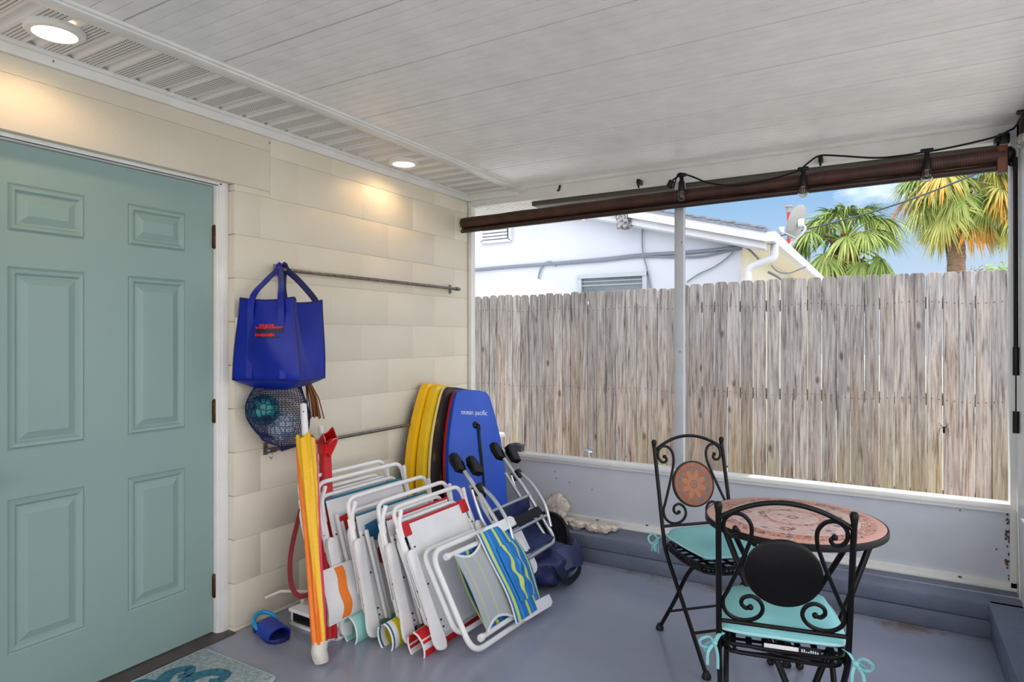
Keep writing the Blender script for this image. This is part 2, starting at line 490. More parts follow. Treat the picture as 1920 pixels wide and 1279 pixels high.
def slab(bm, pts, f, th):
    """a ribbed sheet: the profile pts swept between two ends, th thick"""
    g = [[bm.verts.new(f(a, z + d, e)) for a, z in pts] for e in (0, 1) for d in (0, th)]
    A, A2, B, B2 = g; n_ = len(pts)
    for i in range(n_ - 1):
        for q in ((A[i], A[i + 1], B[i + 1], B[i]), (A2[i], B2[i], B2[i + 1], A2[i + 1]), (A[i], A2[i], A2[i + 1], A[i + 1]), (B[i], B[i + 1], B2[i + 1], B2[i])): bm.faces.new(q)
    bm.faces.new((A[0], B[0], B2[0], A2[0])); bm.faces.new((A[-1], A2[-1], B2[-1], B[-1]))
bm = nb(); pts = []
y = 1.051 - 0.1208 * 31
ZS = 2.372
while y < 3.75:
    pts += [(y, ZS), (y + 0.012, ZS + 0.014), (y + 0.024, ZS + 0.012), (y + 0.036, ZS + 0.001), (y + 0.04, ZS)]
    y += 0.1208
pts.append((3.79, ZS))
slab(bm, pts, lambda a, z, e: ((-0.01, 0.45)[e], a, z), 0.012)
struct('ceiling_soffit', bm, SOFF, ang=20)
# roof deck closing the top above the ceiling
bm = nb(); lohi(bm, (-0.3, -2.65, 2.44), (3.6, 3.95, 2.56)); struct('roof', bm, WHITE)  # lengthened unseen behind the camera so light comes more from the right
bm = nb(); lohi(bm, (0.0, -2.6, 2.325), (0.018, 3.79, 2.40), 0.002); lohi(bm, (0.0, -2.6, 2.358), (0.034, 3.79, 2.375), 0.002); struct('trim_3', bm, TRIMW)
bm = nb(); lohi(bm, (0.418, -2.6, 2.345), (0.482, 3.79, 2.40), 0.004); lohi(bm, (0.470, -2.6, 2.352), (0.495, 3.79, 2.38), 0.002); struct('trim_4', bm, TRIMW)
bm = nb(); lohi(bm, (0.0, 3.79, 2.287), (3.3, 3.85, 2.44), 0.003); lohi(bm, (0.0, 3.765, 2.325), (0.42, 3.80, 2.40), 0.003); struct('trim_5', bm, TRIMW)

# back opening: posts, sill, low panel
win = bpy.data.objects.new('window_1', None); COL.objects.link(win); win['kind'] = 'structure'; MATS['window_1'] = Matrix()
def wbox(name, m, *bs, bev=0.003, parent=win):
    bm = nb()
    for a, b in bs: lohi(bm, a, b, bev)
    return struct(name, bm, m, parent)
wbox('post', TRIMW, ((0.002, 3.79, 0.16), (0.03, 3.84, 2.29)), ((0.0, 3.795, 0.16), (0.018, 3.83, 2.29)))
wbox('post', FRAMEG, ((1.491, 3.79, 0.57), (1.545, 3.84, 2.29)))
wbox('post', TRIMW, ((3.088, 3.785, 0.16), (3.17, 3.85, 2.30)), ((3.115, 3.775, 0.16), (3.17, 3.85, 2.30)))
wbox('sill', TRIMW, ((0.03, 3.77, 0.548), (3.09, 3.86, 0.573)), ((0.03, 3.785, 0.528), (3.09, 3.84, 0.55)))
wbox('bottom_rail', TRIMW, ((0.03, 3.785, 0.165), (3.12, 3.85, 0.205)), ((0.03, 3.775, 0.165), (3.12, 3.85, 0.18)))
KN2 = KNEE
bm = nb(); lohi(bm, (0.0, 3.805, 0.16), (3.14, 3.835, 0.55)); 
struct('wall_back', bm, KN2)
# dirt and chipped paint spots at the panel's joints
win2 = bpy.data.objects.new('window_2', None); COL.objects.link(win2); win2['kind'] = 'structure'; MATS['window_2'] = Matrix()
wbox('post', TRIMW, ((3.112, 3.58, 0.16), (3.18, 3.78, 2.36)), parent=win2)
wbox('post', TRIMW, ((3.112, 1.45, 0.55), (3.16, 1.5, 2.36)), parent=win2)
wbox('sill', TRIMW, ((3.095, -2.6, 0.53), (3.18, 3.575, 0.56)), parent=win2)
wbox('header', TRIMW, ((3.112, -2.6, 2.29), (3.18, 3.78, 2.44)), parent=win2)
wbox('bottom_rail', TRIMW, ((3.105, -2.6, 0.165), (3.17, 3.58, 0.205)), parent=win2)
bm = nb(); lohi(bm, (3.12, -2.6, 0.16), (3.155, 3.60, 0.54)); struct('wall_right', bm, KNEE)
# rust and dirt marks
RUST = mat('rust_marks', C(64, 48, 36), 0.8, col2=C(110, 84, 60), ns=60)
bm = nb(); rnd = random.Random(3)
for i in range(26):
    z = 0.2 + 0.33 * rnd.random() ** 1.0
    sphere(bm, (3.086 + rnd.uniform(-0.012, 0.002), 3.804, z), 0.0025 + 0.004 * rnd.random(), 6, (1, 0.35, 1 + rnd.random()))
for u, v in ((1040, 885), (1043, 897), (1110, 918), (1034, 928), (1040, 930), (1068, 905), (1800, 957), (1868, 1030)):
    p = aty(u, v, 3.804); sphere(bm, p, 0.004, 6, (1, 0.35, 1.2))
for u, v in ((1773, 1089), (1800, 1082), (1852, 1103), (1120, 975), (1213, 985)):
    p = aty(u, v, 3.785); sphere(bm, p, 0.006, 6, (1.6, 0.6, 0.8))
for u, v in ((100, 115), (506, 268), (1278, 455), (1275, 660)):
    p = atx(u, v, 0.018) if u < 600 else aty(u, v, 3.789); sphere(bm, p, 0.004, 6, (1, 0.6, 1))
o = struct('trim_6', bm, RUST)

# outside: our own eave soffit and the porch gutter
bm = nb(); pts = []
xx = -0.7
while xx < 0.42:
    pts += [(xx, 2.335), (xx + 0.02, 2.335), (xx + 0.024, 2.343), (xx + 0.034, 2.343)]; xx += 0.038
slab(bm, pts, lambda a, z, e: (a, (3.87, 4.75)[e], z), 0.012)
struct('roof_soffit', bm, TRIMW, ang=20)
bm = nb(); lohi(bm, (-1.2, 3.87, 2.36), (0.46, 4.8, 2.5)); lohi(bm, (0.40, 3.87, 2.318), (0.46, 4.4, 2.40)); lohi(bm, (-1.2, 4.72, 2.31), (0.46, 4.80, 2.5)); struct('roof_eave', bm, WHITE)
bm = nb(); lohi(bm, (0.46, 3.9, 2.268), (3.6, 4.05, 2.40), 0.004); lohi(bm, (0.452, 3.93, 2.295), (0.462, 4.03, 2.40)); struct('roof_gutter', bm, mat('gutter_shaded_taupe', C(92, 88, 80), 0.5))  # dark taupe carries the shade of the gutter's underside in its colour
LIGHTS = [(0.232, 1.053), (0.188, 2.862)]
def lens_mat():
    k = NT('lamp_lens'); k.base(C(255, 240, 220)); k.b.inputs['Emission Color'].default_value = (1.0, 0.80, 0.52, 1); k.b.inputs['Emission Strength'].default_value = 6.0
    return k.m
LENS = lens_mat()
for (x, y), lb in zip(LIGHTS, ('round recessed downlight glowing above the pale green door', 'round recessed downlight glowing above the upper wall rod near the corner')):
    th = thing('recessed_light', lb, 'ceiling light', (x, y, 2.352), 'recessed soffit lights')
    bm = nb(); lathe(bm, [(0.062, 0.004), (0.064, 0.0), (0.08, 0.002), (0.086, 0.008), (0.086, 0.022), (0.062, 0.022), (0.062, 0.004)], 40); obj('trim_ring', bm, TRIMW, th)
    bm = nb(); lathe(bm, [(0, 0.003), (0.055, 0.004), (0.064, 0.007), (0.064, 0.015), (0, 0.015)], 40); obj('lens', bm, LENS, th)
# ------------------------------------------------------------------ on and along the house wall
YX = V((0, 1, 0))
def rod(label, y0, y1, z, m):
    th = thing('wall_rod', label, 'rod', (0.0, y0, z - 0.02))
    bm = nb(); tube(bm, [(0.06, y0, z), (0.06, y1, z)], 0.0095, 12); tube(bm, [(0.06, y0 + 0.5, z), (0.06, y1 + 0.01, z)], 0.0078, 12)
    obj('pole', bm, m, th, True)
    for y in (y0 + 0.02, y1 - 0.02):
        bm = nb(); lohi(bm, (0.0, y - 0.012, z - 0.03), (0.006, y + 0.012, z + 0.03), 0.002)
        lohi(bm, (0.004, y - 0.006, z - 0.006), (0.06, y + 0.006, z + 0.004), 0.001)
        tube(bm, [(0.06, y - 0.012, z), (0.06, y + 0.012, z)], 0.0135, 12)
        obj('bracket', bm, GALV, th, True)
    bm = nb(); sphere(bm, (0.06, y0 - 0.004, z), 0.0125, 12); sphere(bm, (0.06, y1 + 0.006, z), 0.0115, 12); obj('end_cap', bm, GALV, th, True)
    return th
rod('upper grey metal rod fixed along the block wall, holding the blue tote', 2.10, 3.59, 1.687, GALV)
rod('lower grey metal rod fixed along the block wall, passing behind the yellow boards', 2.04, 3.62, 0.822, GALV)
bm = nb()
p = atx(503, 852, 0.0)
tube(bm, crom([p + V((0.0, 0, 0.015)), p + V((0.02, 0, 0.012)), p + V((0.03, 0.0, -0.005)), p + V((0.022, 0, -0.02)), p + V((0.012, 0.0, -0.012))], 5), 0.003, 8)
lathe(bm, [(0, 0), (0.012, 0), (0.012, 0.004), (0, 0.004)], 14, Matrix.Translation(p + V((0, 0, 0.013))) @ Matrix.Rotation(PI / 2, 4, 'Y'))
tag(setloc(obj('wall_hook', bm, CHROME)), 'tiny bare metal hook on the wall under the lower rod end', 'hook')
th = thing('light_switch', 'small white switch box mostly hidden behind the blue tote', 'switch', (0.0, 1.925, 1.36))
bm = nb(); lohi(bm, (0.0, 1.895, 1.33), (0.03, 1.965, 1.45), 0.004); obj('plate', bm, PLASW, th, True)
bm = nb(); lohi(bm, (0.028, 1.922, 1.375), (0.036, 1.938, 1.405), 0.002); obj('toggle', bm, PLASW, th, True)

# ---------------- blue tote
th = thing('tote_bag', 'large royal blue tote bag hanging by its handles from the upper rod', 'bag', (0.2, 2.05, 1.1))
e1 = V((0.31, 0.10, 0)).normalized(); e2 = V((-0.07, 0.2, 0)).normalized()
O = V((0.025, 1.865, 0))
def bagp(s, t):          # s round the four sides 0..4, t bottom..top
    W0, D0 = 0.345, 0.215; W1, D1 = 0.275, 0.26
    W = W0 * (1 - t) + W1 * t; D = D0 * (1 - t) + D1 * t
    o = O + e1 * 0.035 * t + e2 * 0.0
    k = int(s) % 4; f = s - int(s)
    if k == 0: q = o + e1 * W * f
    elif k == 1: q = o + e1 * W + e2 * D * f
    elif k == 2: q = o + e1 * W * (1 - f) + e2 * D
    else: q = o + e2 * D * (1 - f)
    z = 1.165 + 0.372 * t
    out = (e1 * -1 if k == 3 else e1 if k == 1 else e2 * (-1 if k == 0 else 1))
    if k in (1, 3):      # gusset folds inwards
        q = q - out * 0.075 * (1 - abs(2 * f - 1)) ** 1.3 * t ** 1.2
        z -= 0.018 * math.sin(PI * f) * t
    else:
        q = q + out * (0.03 * math.sin(PI * f) * math.sin(PI * min(1, t * 1.05)) + 0.006 * math.sin(9 * f + 5 * t))
        z -= 0.012 * math.sin(PI * f) * t
    z -= 0.025 * (1 - t) * (q - (O)).dot(e1) * 0
    return V((max(q.x, 0.006), q.y, z))
bm = nb(); NS, NTT = 10, 14
ring = [[bm.verts.new(bagp(k + i / NS, j / NTT)) for k in range(4) for i in range(NS)] for j in range(NTT + 1)]
n = 4 * NS
for j in range(NTT):
    for i in range(n): bm.faces.new((ring[j][i], ring[j][(i + 1) % n], ring[j + 1][(i + 1) % n], ring[j + 1][i]))
# sagging bottom
def botp(i, sc_):
    c_ = O + e1 * 0.175 + e2 * 0.105 + V((0, 0, 1.115)); a = ring[0][i].co
    return c_ + (V((a.x, a.y, a.z)) - V((c_.x, c_.y, a.z))) * sc_ + V((0, 0, 0)) if False else V((c_.x + (a.x - c_.x) * sc_, c_.y + (a.y - c_.y) * sc_, 1.115 + (a.z - 1.115) * sc_ ** 2.2))
prev = ring[0]
for s_ in (0.86, 0.6, 0.3):
    cur = [bm.verts.new(botp(i, s_)) for i in range(n)]
    for i in range(n): bm.faces.new((prev[i], cur[i], cur[(i + 1) % n], prev[(i + 1) % n]))
    prev = cur
bm.faces.new(prev)
bmesh.ops.recalc_face_normals(bm, faces=bm.faces)
bmesh.ops.solidify(bm, geom=bm.faces[:], thickness=0.003)
obj('bag_body', bm, BAGB, th, True, ang=50)
bm = nb()
for s in (0, 1, 2, 3): tube(bm, [bagp(s, j / 12) for j in range(13)], 0.0035, 6)
tube(bm, [bagp(k + i / NS, 1.0) for k in range(4) for i in range(NS)], 0.0035, 6, True)
tube(bm, [bagp(k + i / NS, 0.0) for k in range(4) for i in range(NS)], 0.003, 6, True)
obj('edge_binding', bm, BAGD, th, True)
hook = V((0.06, 2.107, 1.70))
def strap(sa, sb, mid, down):
    a, b = bagp(sa, 1 - down), bagp(sb, 1 - down); a1, b1 = bagp(sa, 1.0), bagp(sb, 1.0)
    oo = (-e2 if sa < 1 else e2) * 0.006
    pts = crom([a + oo, (a + a1) / 2 + oo, a1 + oo, a1 * 0.5 + mid * 0.5 + V((0, -0.004, 0.006)), mid + (a1 - mid) * 0.08 + V((0, 0, -0.004)), mid + V((0, 0, 0.008)), mid + (b1 - mid) * 0.08 + V((0, 0, -0.004)), b1 * 0.5 + mid * 0.5 + V((0.004, 0.0, 0.006)), b1 + oo, (b + b1) / 2 + oo, b + oo], 6)
    ups = []
    for p_ in pts: ups.append(V((0.45, -1, 0.1)).normalized())
    bm = nb(); ribbon(bm, pts, 0.03, 0.003, ups); return bm
obj('handle', strap(0.26, 0.76, hook + V((0.0, -0.012, 0)), 0.97), BAGB, th, True)
obj('handle', strap(2.76, 2.14, hook + V((0.0, 0.018, 0.004)), 0.3), BAGD, th, True)
# printed lettering strokes, red and black
PRINT_R = mat('print_red', C(206, 20, 48), 0.5); PRINT_K = mat('print_black', C(10, 10, 24), 0.5)
rnd = random.Random(5)
for nm, m_, rows in (('print_red_marks', PRINT_R, ((0.685, 0.44, 0.68, 0.010), (0.652, 0.38, 0.80, 0.014), (0.565, 0.37, 0.69, 0.015))), ('print_black_marks', PRINT_K, ((0.617, 0.40, 0.80, 0.020), (0.538, 0.40, 0.74, 0.006)))):
    bm = nb()
    for tz, a, b, h in rows:
        s = a
        while s < b:
            w_ = rnd.uniform(0.012, 0.03)
            q = [bagp(s, tz), bagp(min(s + w_, b), tz)]
            d = -e2 * 0.0035
            hh = V((0, 0, h * rnd.uniform(0.6, 1.0)))
            f = [q[0] + d - hh / 2, q[1] + d - hh / 2, q[1] + d + hh / 2 + V((0, 0, 0.001)), q[0] + d + hh / 2]
            bk = [p_ + e2 * 0.0015 for p_ in f]
            A = [bm.verts.new(p_) for p_ in f]; B = [bm.verts.new(p_) for p_ in bk]
            bm.faces.new(A); bm.faces.new(list(reversed(B)))
            for k in range(4): bm.faces.new((A[k], A[(k + 1) % 4], B[(k + 1) % 4], B[k]))
            s += w_ + (0.006 if m_ is PRINT_R else 0.0)
    obj(nm, bm, m_, th, True, smooth=False)

# ---------------- net bag with beach balls, hanging under the tote
NETM = mat('net_blue', C(16, 30, 84), 0.7)
th = thing('net_bag', 'dark blue drawstring net bag of balls hanging under the blue tote', 'net bag', (0.12, 2.12, 0.82))
def netp(a, t):
    r = 0.055 + 0.075 * math.sin(PI * min(1.0, 0.08 + 0.80 * t)) + 0.012 * math.sin(3 * a + 4 * t)
    if t > 0.9: r *= 1 - ((t - 0.9) / 0.1) ** 2 * 0.92
    x = 0.095 + 0.62 * r * math.cos(a); y = 2.07 + 1.30 * r * math.sin(a) + 0.0 * t
    z = 1.16 - 0.31 * t - 0.035 * math.sin(a + 0.9) * t
    return V((max(0.012, x), y, z))
bm = nb(); NA, NTT = 54, 34
ring = [[bm.verts.new(netp(2 * PI * i / NA + (PI / NA) * (j % 2), j / NTT)) for i in range(NA)] for j in range(NTT + 1)]
for j in range(NTT):
    for i in range(NA): bm.faces.new((ring[j][i], ring[j][(i + 1) % NA], ring[j + 1][(i + 1) % NA], ring[j + 1][i]))
bmesh.ops.recalc_face_normals(bm, faces=bm.faces)
bmesh.ops.wireframe(bm, faces=bm.faces[:], thickness=0.0032, use_replace=True, use_even_offset=False)
obj('net', bm, NETM, th, True)
bm = nb(); tube(bm, [netp(2 * PI * i / 40, 0.0) for i in range(40)], 0.006, 8, True)
tube(bm, crom([netp(1.2, 0.0), V((0.1, 2.13, 1.4)), V((0.065, 2.11, 1.69))], 8), 0.004, 6)
obj('drawstring', bm, NETM, th, True)
def panel_ball(label, c, r, m1, m2, nm='ball'):
    k = NT(nm + '_skin').pr(0.55); vec = k.coord(); vo = k.n('ShaderNodeTexVoronoi'); vo.feature = 'DISTANCE_TO_EDGE'; vo.inputs['Scale'].default_value = 32
    k.l(vec, vo.inputs['Vector']); k.base(k.mix(k.math('GREATER_THAN', vo.outputs[0], 0.10), m2, m1))
    bm = nb(); sphere(bm, (0, 0, 0), r, 24)
    o = obj(nm, bm, k.m); o.location = c; MATS[o.name] = Matrix.Translation(c); return tag(o, label, 'ball')
panel_ball('teal ball in the upper left of the net bag', V((0.086, 1.985, 1.02)), 0.072, C(20, 128, 124), C(8, 44, 70))
panel_ball('pale white ball at the bottom of the net bag', V((0.088, 2.09, 0.93)), 0.072, C(206, 214, 222), C(120, 140, 170))
bm = nb()
for i in range(28):
    a = rnd.uniform(-1, 1); b = rnd.uniform(-1, 1)
    p0 = V((0.10, 2.225, 1.16)); p1 = p0 + V((0.03 + 0.035 * a, 0.03 + 0.03 * b, -0.19 - 0.02 * abs(a)))
    tube(bm, [p0 + V((0.004 * a, 0.004 * b, 0)), (p0 + p1) / 2 + V((0.012 * a, 0.012, 0)), p1], 0.0035, 5)
tag(setloc(obj('straw_whisk', bm, mat('straw_brown', C(132, 84, 48), 0.8))), 'brown straw whisk hanging beside the net bag', 'brush')

# ---------------- furled beach umbrella
def gores_mat(name, rough=0.35):
    k = NT(name).pr(rough); vec = k.coord(); x, y, z = k.sep(vec)
    ang = k.math('MULTIPLY', k.math('ARCTAN2', y, x), 180 / PI)
    b1 = k.math('MULTIPLY_ADD', z, -112.0, 40.0); b2 = k.math('MULTIPLY_ADD', z, 12.0, 62.0)
    wob = k.math('MULTIPLY', k.math('SUBTRACT', k.noise(vec, 9, 3), 0.5), 26.0)
    a2 = k.math('ADD', ang, wob)
    col = k.mix(k.math('GREATER_THAN', a2, b1), O1, Y1)
    col = k.mix(k.math('GREATER_THAN', a2, b2), col, P1)
    col = k.mix(k.math('GREATER_THAN', a2, k.math('ADD', b2, 26.0)), col, R1)
    col = k.mix(k.math('GREATER_THAN', k.math('ABSOLUTE', ang), 138.0), col, R1)
    k.base(col); k.bump(k.noise(vec, 60, 4), 0.6, 0.006)
    return k.m
def furl(base, top, r0, r1, name, label, m, folds, tw, L0=0.0, poleL=0.0, polem=None, tipm=None):
    ax = (top - base); L = ax.length; ax.normalize()
    x = V((1, -1, 0)); x = (x - ax * x.dot(ax)).normalized(); y = ax.cross(x)
    th = thing(name, label, 'umbrella', frameM(base, x, y, ax))
    bm = nb(); N, MM = 40, 40
    ring = []
    for j in range(MM + 1):
        t = j / MM; r = (r0 + (r1 - r0) * t ** 0.8) * (1 + 0.05 * math.sin(9 * t + 1)) * (0.96 if j in (0, MM) else 1)
        ring.append([bm.verts.new((r * (1 + 0.16 * math.cos(folds * a + tw * t * 6)) * math.cos(a), r * 0.85 * (1 + 0.16 * math.cos(folds * a + tw * t * 6)) * math.sin(a), L0 + (L - L0) * t + 0.012 * math.sin(4 * a) * (t > 0.99))) for a in [2 * PI * i / N for i in range(N)]])
    for j in range(MM):
        for i in range(N): bm.faces.new((ring[j][i], ring[j][(i + 1) % N], ring[j + 1][(i + 1) % N], ring[j + 1][i]))
    bm.faces.new(list(reversed(ring[0]))); bm.faces.new(ring[-1])
    obj('canopy', bm, m, th, ang=60)
    return th, L
Y1, O1, R1, P1 = C(244, 192, 28), C(248, 126, 20), C(206, 26, 40), C(236, 70, 110)
GM = gores_mat('umbrella_gores')
base, top = V((0.558, 1.893, 0.0)), V((0.25, 2.086, 0.893))
th, L = furl(base, top, 0.032, 0.047, 'beach_umbrella', 'furled yellow, orange and red beach umbrella leaning against the block wall', GM, 7, 0.5, 0.075)
bm = nb(); tube(bm, [(0, 0, 0.0), (0, 0, L + 0.16)], 0.0155, 16); obj('pole', bm, TUBEW, th)
bm = nb(); sphere(bm, (0.0155 * 0.9, 0.0, L + 0.12), 0.0035, 8); obj('pole_hole', bm, BLACKP, th)
bm = nb()
lathe(bm, [(0, 0), (0.026, 0.002), (0.032, 0.02), (0.033, 0.05), (0.034, 0.085), (0.0, 0.087)], 22)
for v in bm.verts: v.co.x += 0.004 * math.sin(60 * v.co.z + 3 * math.atan2(v.co.y, v.co.x)); v.co.y += 0.004 * math.cos(70 * v.co.z)
obj('plastic_foot', bm, mat('clear_white_plastic', C(214, 208, 200), 0.3), th)

RS = mat('red_sleeve', C(204, 18, 28), 0.5, col2=C(184, 12, 24), ns=5, bump=0.3, bs=25, bd=0.006)
LB = mat('sleeve_label', C(226, 150, 160), 0.4, col2=C(236, 210, 60), ns=14, lo=0.45, hi=0.6)
base, top = V((0.475, 2.025, 0.0)), V((0.15, 2.30, 0.80))
th, L = furl(base, top, 0.03, 0.031, 'umbrella_sleeve', 'bright red umbrella sleeve with floppy hood, leaning behind the yellow umbrella', RS, 4, 0.2, 0.03)
bm = nb()
def hood(s, t):
    a = s * 2 * PI
    r = 0.03 + 0.042 * math.sin(PI * 0.8 * t) + 0.012 * math.sin(2 * a)
    bend = 0.075 * t * t
    return V((r * math.cos(a) * 1.15 + bend, r * 0.6 * math.sin(a) + bend * 0.4, L - 0.05 + 0.145 * t - 0.06 * t * t * (1 + math.cos(a)) + 0.01 * math.sin(3 * a)))
sheet(bm, hood, 30, 12, 0.004); obj('hood', bm, mat('red_hood', C(222, 14, 26), 0.5), th, ang=60)
bm = nb(); tube(bm, [hood(i / 30, 0.99) + V((0, 0, 0.002)) for i in range(31)], 0.0025, 6); tube(bm, crom([(-0.03, -0.03, L + 0.02), (-0.02, -0.04, L - 0.03), (-0.035, -0.03, L - 0.08)], 5), 0.0025, 6); obj('drawcord', bm, mat('pink_cord', C(240, 150, 140), 0.7), th)
bm = nb(); lohi(bm, (-0.014, -0.031, L - 0.46), (0.012, -0.024, L - 0.24), 0.002); obj('printed_label', bm, LB, th)
bm = nb(); tube(bm, [(0, 0, L - 0.02), (-0.014, -0.02, L + 0.12)], 0.014, 12); obj('pole', bm, TUBEW, th)
bm = nb()
q = [V((0.15, 2.225, 0.70)), V((0.155, 2.14, 0.52)), V((0.17, 2.07, 0.34)), V((0.22, 2.03, 0.22)), V((0.27, 2.04, 0.17)), V((0.31, 2.09, 0.20)), V((0.33, 2.11, 0.30))]
ribbon(bm, crom(q, 6), 0.022, 0.003, V((0.7, -0.7, 0.1))); obj('carry_strap', bm, DARKRED, th, True)

# ---------------- folded stool / box on the floor by the wall
th = thing('folding_stool', 'low white folding stool lying flat on the floor beneath the leaning umbrellas', 'stool', (0.29, 2.24, 0.0))
M = frameM((0.145, 2.075, 0.0), V((0.325, -0.01, 0)), V((0.02, 0.21, 0)), V((0, 0, 1)))
bm = nb(); lohi(bm, (0, 0, 0.062), (0.325, 0.33, 0.08), 0.005); bmesh.ops.transform(bm, matrix=M, verts=bm.verts); obj('seat_board', bm, PLASW, th, True)
bm = nb(); lohi(bm, (0, 0, 0.0), (0.325, 0.016, 0.014), 0.003); lohi(bm, (0, 0.31, 0.0), (0.325, 0.326, 0.014), 0.003); lohi(bm, (0, 0, 0.0), (0.014, 0.33, 0.014), 0.003); lohi(bm, (0.311, 0, 0.0), (0.325, 0.33, 0.014), 0.003)
for x in (0.007, 0.315):
    for y in (0.02, 0.31): lohi(bm, (x - 0.006, y - 0.007, 0.01), (x + 0.006, y + 0.007, 0.065), 0.002)
bmesh.ops.transform(bm, matrix=M, verts=bm.verts); obj('base_frame', bm, TUBEW, th, True)
bm = nb(); lohi(bm, (0.02, 0.01, 0.018), (0.30, 0.03, 0.058), 0.004); bmesh.ops.transform(bm, matrix=M, verts=bm.verts); obj('webbing', bm, BLACKP, th, True)
bm = nb()
pts = []
for i in range(70):
    a = i * 0.36; rr = 0.045 + 0.004 * math.sin(i)
    pts.append(V((0.20 + 0.4 * rr * math.cos(a), 2.16 + rr * math.sin(a), 0.115 + rr * 0.6 * math.cos(a) + 0.00 * i)))
pts = [V((0.04, 2.03, 0.12)), V((0.1, 2.07, 0.15))] + pts
tube(bm, pts, 0.007, 8)
tag(setloc(obj('rope_coil', bm, mat('rope_white', C(216, 208, 196), 0.8, bump=0.6, bs=150))), 'off white rope coil on the white folding stool by the wall', 'rope')
bm = nb(); lohi(bm, (0, 0, 0), (0.055, 0.03, 0.04), 0.003)
bmesh.ops.transform(bm, matrix=rotz((0.40, 2.13, 0.08), 0.5), verts=bm.verts)
tag(setloc(obj('small_carton', bm, mat('carton_yellow', C(176, 150, 30), 0.6, col2=C(40, 32, 20), ns=60))), 'tiny yellow and black carton on the white folding stool', 'carton')

# ---------------- sandal
th = thing('sandal', 'single blue sandal with bright blue heel loop on the floor by the wall', 'sandal', (0.16, 1.96, 0.0))
ax = V((0.215, -0.045, 0)).normalized(); sx = V((0.045, 0.215, 0)).normalized()
M = frameM((0.055, 1.985, 0.0), ax, sx, V((0, 0, 1)))
def sole(r=1.0): 
    P = [(-0.01, 0.0), (0.0, 0.03), (0.03, 0.042), (0.08, 0.04), (0.14, 0.05), (0.19, 0.05), (0.215, 0.03), (0.222, 0.0)]
    P = P + [(x, -y) for x, y in reversed(P[1:-1])]
    return [(p.x, p.y) for p in crom([(x, y, 0) for x, y in P], 4, True)]
bm = nb(); prism(bm, list(reversed(sole())), 0.0, 0.02, M, 0.005); obj('sole', bm, mat('sandal_navy', C(20, 28, 92), 0.45), th, True)
bm = nb()
def strapf(s, t):
    a = PI * s; x = 0.075 + 0.115 * t
    return M @ V((x, 0.052 * math.cos(a), 0.014 + (0.05 - 0.008 * t) * math.sin(a) ** 0.7))
sheet(bm, strapf, 20, 8, 0.006); obj('foot_strap', bm, mat('sandal_blue', C(24, 52, 160), 0.4), th, True)
bm = nb()
pts = [M @ V((0.03 - 0.055 * math.cos(a) * 0.9 + 0.03, 0.05 * math.sin(a), 0.045 + 0.028 * math.cos(a))) for a in [2 * PI * i / 36 for i in range(36)]]
tube(bm, pts, 0.0095, 8, True); obj('heel_loop', bm, mat('sandal_bright_blue', C(20, 146, 206), 0.35), th, True)

# ---------------- door mat
MATM = mat('mat_weave', C(140, 160, 166), 0.95, col2=C(178, 194, 196), ns=70, lo=0.4, hi=0.6, bump=0.7, bs=120, bd=0.004)
MATD = mat('mat_teal', C(30, 92, 116), 0.95, col2=C(64, 124, 144), ns=60, bump=0.6, bs=120, bd=0.004)
th = thing('door_mat', 'grey blue door mat with teal curling arms in front of the door', 'mat', (0.27, 1.35, 0.0))
def rrect(x0, y0, x1, y1, r, n=5):
    out = []
    for cx_, cy_, a0 in ((x1 - r, y1 - r, 0), (x0 + r, y1 - r, PI / 2), (x0 + r, y0 + r, PI), (x1 - r, y0 + r, 1.5 * PI)):
        for i in range(n + 1): out.append((cx_ + r * math.cos(a0 + i * PI / 2 / n), cy_ + r * math.sin(a0 + i * PI / 2 / n)))
    return out
bm = nb(); prism(bm, rrect(0.035, 0.97, 0.505, 1.72, 0.025), 0.001, 0.011, rotz((0, 0, 0), 0.0), 0.003); obj('pile', bm, MATM, th, True)
bm = nb(); tube(bm, [V((x, y, 0.008)) for x, y in rrect(0.037, 0.972, 0.503, 1.718, 0.025)], 0.004, 6, True); obj('bound_edge', bm, mat('mat_edge', C(176, 190, 192), 0.9), th, True)
def arm(pts, w0, w1):
    P = crom([(x, y, 0.0125) for x, y in pts], 7); n_ = len(P)
    ribbon(bm, P, [w0 + (w1 - w0) * i / (n_ - 1) for i in range(n_)], 0.002)
bm = nb()
for pts in ([(0.27, 1.33), (0.23, 1.42), (0.16, 1.45), (0.11, 1.52), (0.14, 1.58), (0.18, 1.55), (0.16, 1.52)],
            [(0.28, 1.33), (0.28, 1.45), (0.22, 1.52), (0.24, 1.60), (0.30, 1.63), (0.33, 1.59), (0.30, 1.56)],
            [(0.29, 1.33), (0.34, 1.42), (0.33, 1.50), (0.38, 1.57), (0.43, 1.55), (0.43, 1.50), (0.40, 1.50)],
            [(0.30, 1.32), (0.39, 1.36), (0.41, 1.43), (0.46, 1.45), (0.47, 1.40), (0.45, 1.38)],
            [(0.26, 1.32), (0.17, 1.35), (0.13, 1.42), (0.08, 1.42), (0.07, 1.37), (0.10, 1.35)],
            [(0.27, 1.30), (0.22, 1.2), (0.14, 1.18), (0.10, 1.12)], [(0.30, 1.30), (0.33, 1.2), (0.42, 1.16), (0.44, 1.09)]):
    arm(pts, 0.075, 0.03)
lathe(bm, [(0, 0.0135), (0.07, 0.0135), (0.07, 0.0115), (0, 0.0115)], 28, Matrix.Translation((0.28, 1.30, 0)) @ Matrix.Scale(1.25, 4, V((0, 1, 0))))
obj('teal_design', bm, MATD, th, True)
